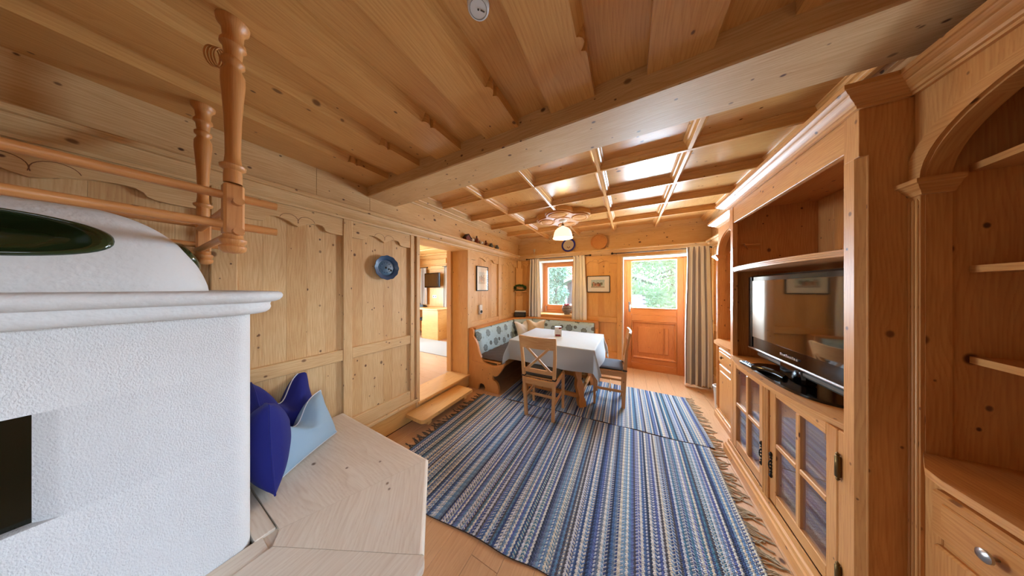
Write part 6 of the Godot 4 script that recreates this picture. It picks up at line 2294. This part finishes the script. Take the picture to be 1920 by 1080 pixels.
func build_outside() -> void:
	var g := struct("ground", "green lawn falling away outside the windows", "lawn")
	var b := mb()
	b.lohi(Vector3(-30, -0.7, -60), Vector3(30, -0.5, -4.75), 0.0)
	obj("turf", b, M.lawn, g)
	# clipped conifer in front of the window
	var c := thing("conifer", "slim dense green conifer standing close outside the small window", "tree", Vector3(-2.30, -0.5, -7.6))
	b = mb(EY)
	b.lathe(pv([0.07, 0.0, 0.05, 2.0, 0.01, 4.6]), Vector3.ZERO, 8)
	obj("trunk", b, M.bark, c)
	leafy(c, "sprays", 9000, M.thuja, 0.09, func() -> Vector3:
		var y := pow(rng.randf(), 0.8) * 4.6
		var r := 0.55 * pow(1.0 - y / 4.8, 0.5) * (0.80 + 0.2 * sin(y * 9.0)) * pow(rng.randf(), 0.3)
		var a := rng.randf() * TAU
		return Vector3(r * cos(a), 0.2 + y, r * sin(a)))
	# spreading tree before the garden door
	var t := thing("broadleaf_tree", "broad leafy tree filling the glass of the garden door", "tree", Vector3(2.1, -0.5, -11.0))
	b = mb(EY)
	b.tube(PackedVector3Array([Vector3(1.2, 0, -0.5), Vector3(1.15, 1.6, -0.5), Vector3(0.8, 3.2, -0.4), Vector3(0.3, 4.6, -0.2)]), 0.17, 10, 0.05)
	obj("trunk", b, M.bark, t)
	for k in 7:
		b = mb(EY)
		var s := Vector3(1.0 - 0.05 * k, 2.0 + 0.3 * k, -0.45)
		b.tube(PackedVector3Array([s, s + Vector3(-0.9, 0.35, 0.3 * sin(k)), s + Vector3(-1.9 - 0.2 * k, 0.25 - 0.25 * (k % 3), 0.8 * sin(k * 2.0))]), 0.05, 6, 0.012)
		obj("branch", b, M.bark, t)
	leafy(t, "leaves", 26000, M.leaf, 0.13, func() -> Vector3:
		var k := rng.randi() % 34
		var a := k * 2.4
		var rr := 0.4 + 2.7 * sqrt(k / 34.0)
		var cc := Vector3(rr * cos(a), 2.5 + 1.9 * sin(k * 1.7), rr * sin(a) * 0.7)
		return cc + Vector3(rng.randfn(), rng.randfn() * 0.6, rng.randfn()) * 0.42)
	var t2 := thing("broadleaf_tree", "paler tree further off behind the conifer and the dark house", "tree", Vector3(-7.5, -0.5, -20.0))
	b = mb(EY)
	b.lathe(pv([0.25, 0.0, 0.2, 3.0, 0.05, 6.0]), Vector3.ZERO, 8)
	obj("trunk", b, M.bark, t2)
	leafy(t2, "leaves", 14000, M.leaf, 0.22, func() -> Vector3:
		var d := Vector3(rng.randfn(), rng.randfn(), rng.randfn()).normalized() * pow(rng.randf(), 0.35)
		return Vector3(d.x * 3.6, 4.6 + d.y * 3.4, d.z * 3.0))
	var t3 := thing("broadleaf_tree", "distant tree behind the tiled roof beyond the garden door", "tree", Vector3(3.5, -0.5, -24.0))
	b = mb(EY)
	b.lathe(pv([0.25, 0.0, 0.2, 3.0, 0.05, 6.0]), Vector3.ZERO, 8)
	obj("trunk", b, M.bark, t3)
	leafy(t3, "leaves", 16000, M.leaf, 0.24, func() -> Vector3:
		var d := Vector3(rng.randfn(), rng.randfn(), rng.randfn()).normalized() * pow(rng.randf(), 0.35)
		return Vector3(d.x * 6.0, 4.6 + d.y * 4.4, d.z * 3.0))
	# dark timber house beside the conifer
	var h := thing("house", "dark timber house with pale roof edge seen right of the conifer", "house", Vector3(-2.3, -0.5, -14.0))
	b = mb(EX)
	b.lohi(Vector3(-1.2, 0, -3), Vector3(3.0, 2.3, 0), 0.01)
	obj("timber_wall", b, M.dark_boards, h)
	b = mb(EX)
	b.lohi(Vector3(-1.22, 0, 0.0), Vector3(3.0, 0.9, 0.05), 0.01)
	obj("rendered_base", b, M.render_wall, h)
	b = mb(EX)
	b.prism(pv([-1.75, 2.25, -1.70, 2.12, 1.0, 3.2, 3.7, 2.12, 3.75, 2.25, 1.0, 3.38]), Vector3(0, 0, -3.4), EX, EY, EZ, 4.0)
	obj("roof", b, M.render_wall, h)
	b = mb(EX)
	b.prism(pv([-1.2, 2.25, 3.0, 2.25, 1.0, 3.12]), Vector3(0, 0, -3.0), EX, EY, EZ, 3.0)
	obj("gable", b, M.dark_boards, h)
	for k in 3:
		board("window", Vector3(-0.7 + k * 0.9, 1.2, 0.0), Vector3(-0.25 + k * 0.9, 1.75, 0.04), EX, M.render_wall, h)
	# low tiled roof below the garden
	var h2 := thing("shed", "low garden shed with weathered tiled roof beyond the garden door", "shed", Vector3(-1.55, -0.5, -7.7))
	b = mb(EX)
	b.lohi(Vector3(0.1, 0.0, -3.0), Vector3(1.95, 1.0, -0.25), 0.01)
	obj("wall", b, M.render_wall, h2)
	b = mb(EX)
	b.prism(pv([0.0, 0.95, -1.6, 1.68, -3.2, 0.95, -3.15, 0.88, -1.6, 1.58, -0.05, 0.88]), Vector3(0.0, 0, 0), EZ, EY, EX, 2.05)
	var rf := obj("roof", b, M.dark_boards, h2)
	for r in 11:
		for k in 10:
			b = mb(EX)
			var q := r / 11.0
			var q2 := (r + 1.25) / 11.0
			var x0 := 0.0 + k * 0.2 + (0.1 if r % 2 else 0.0)
			var a := Vector3(x0, lerpf(0.96, 1.68, q) + 0.022, lerpf(0.0, -1.6, q))
			var e := Vector3(x0, lerpf(0.96, 1.68, q2) + 0.006, lerpf(0.0, -1.6, q2))
			var up := Vector3(0, 1.6, 0.72).normalized()
			var w := 0.064
			b.flat([a, a + EX * w + up * 0.022, e + EX * w, e], up - EX * 0.3)
			b.flat([a + EX * w + up * 0.022, a + EX * w * 2 + up * 0.022, e + EX * w * 2, e + EX * w], up)
			b.flat([a + EX * w * 2 + up * 0.022, a + EX * w * 3, e + EX * w * 3, e + EX * w * 2], up + EX * 0.3)
			b.flat([a, a + EX * w + up * 0.022, a + EX * w * 2 + up * 0.022, a + EX * w * 3, a + EX * 0.19 - up * 0.02, a - up * 0.02], EZ)
			obj("tile", b, M.roof_tile, rf)
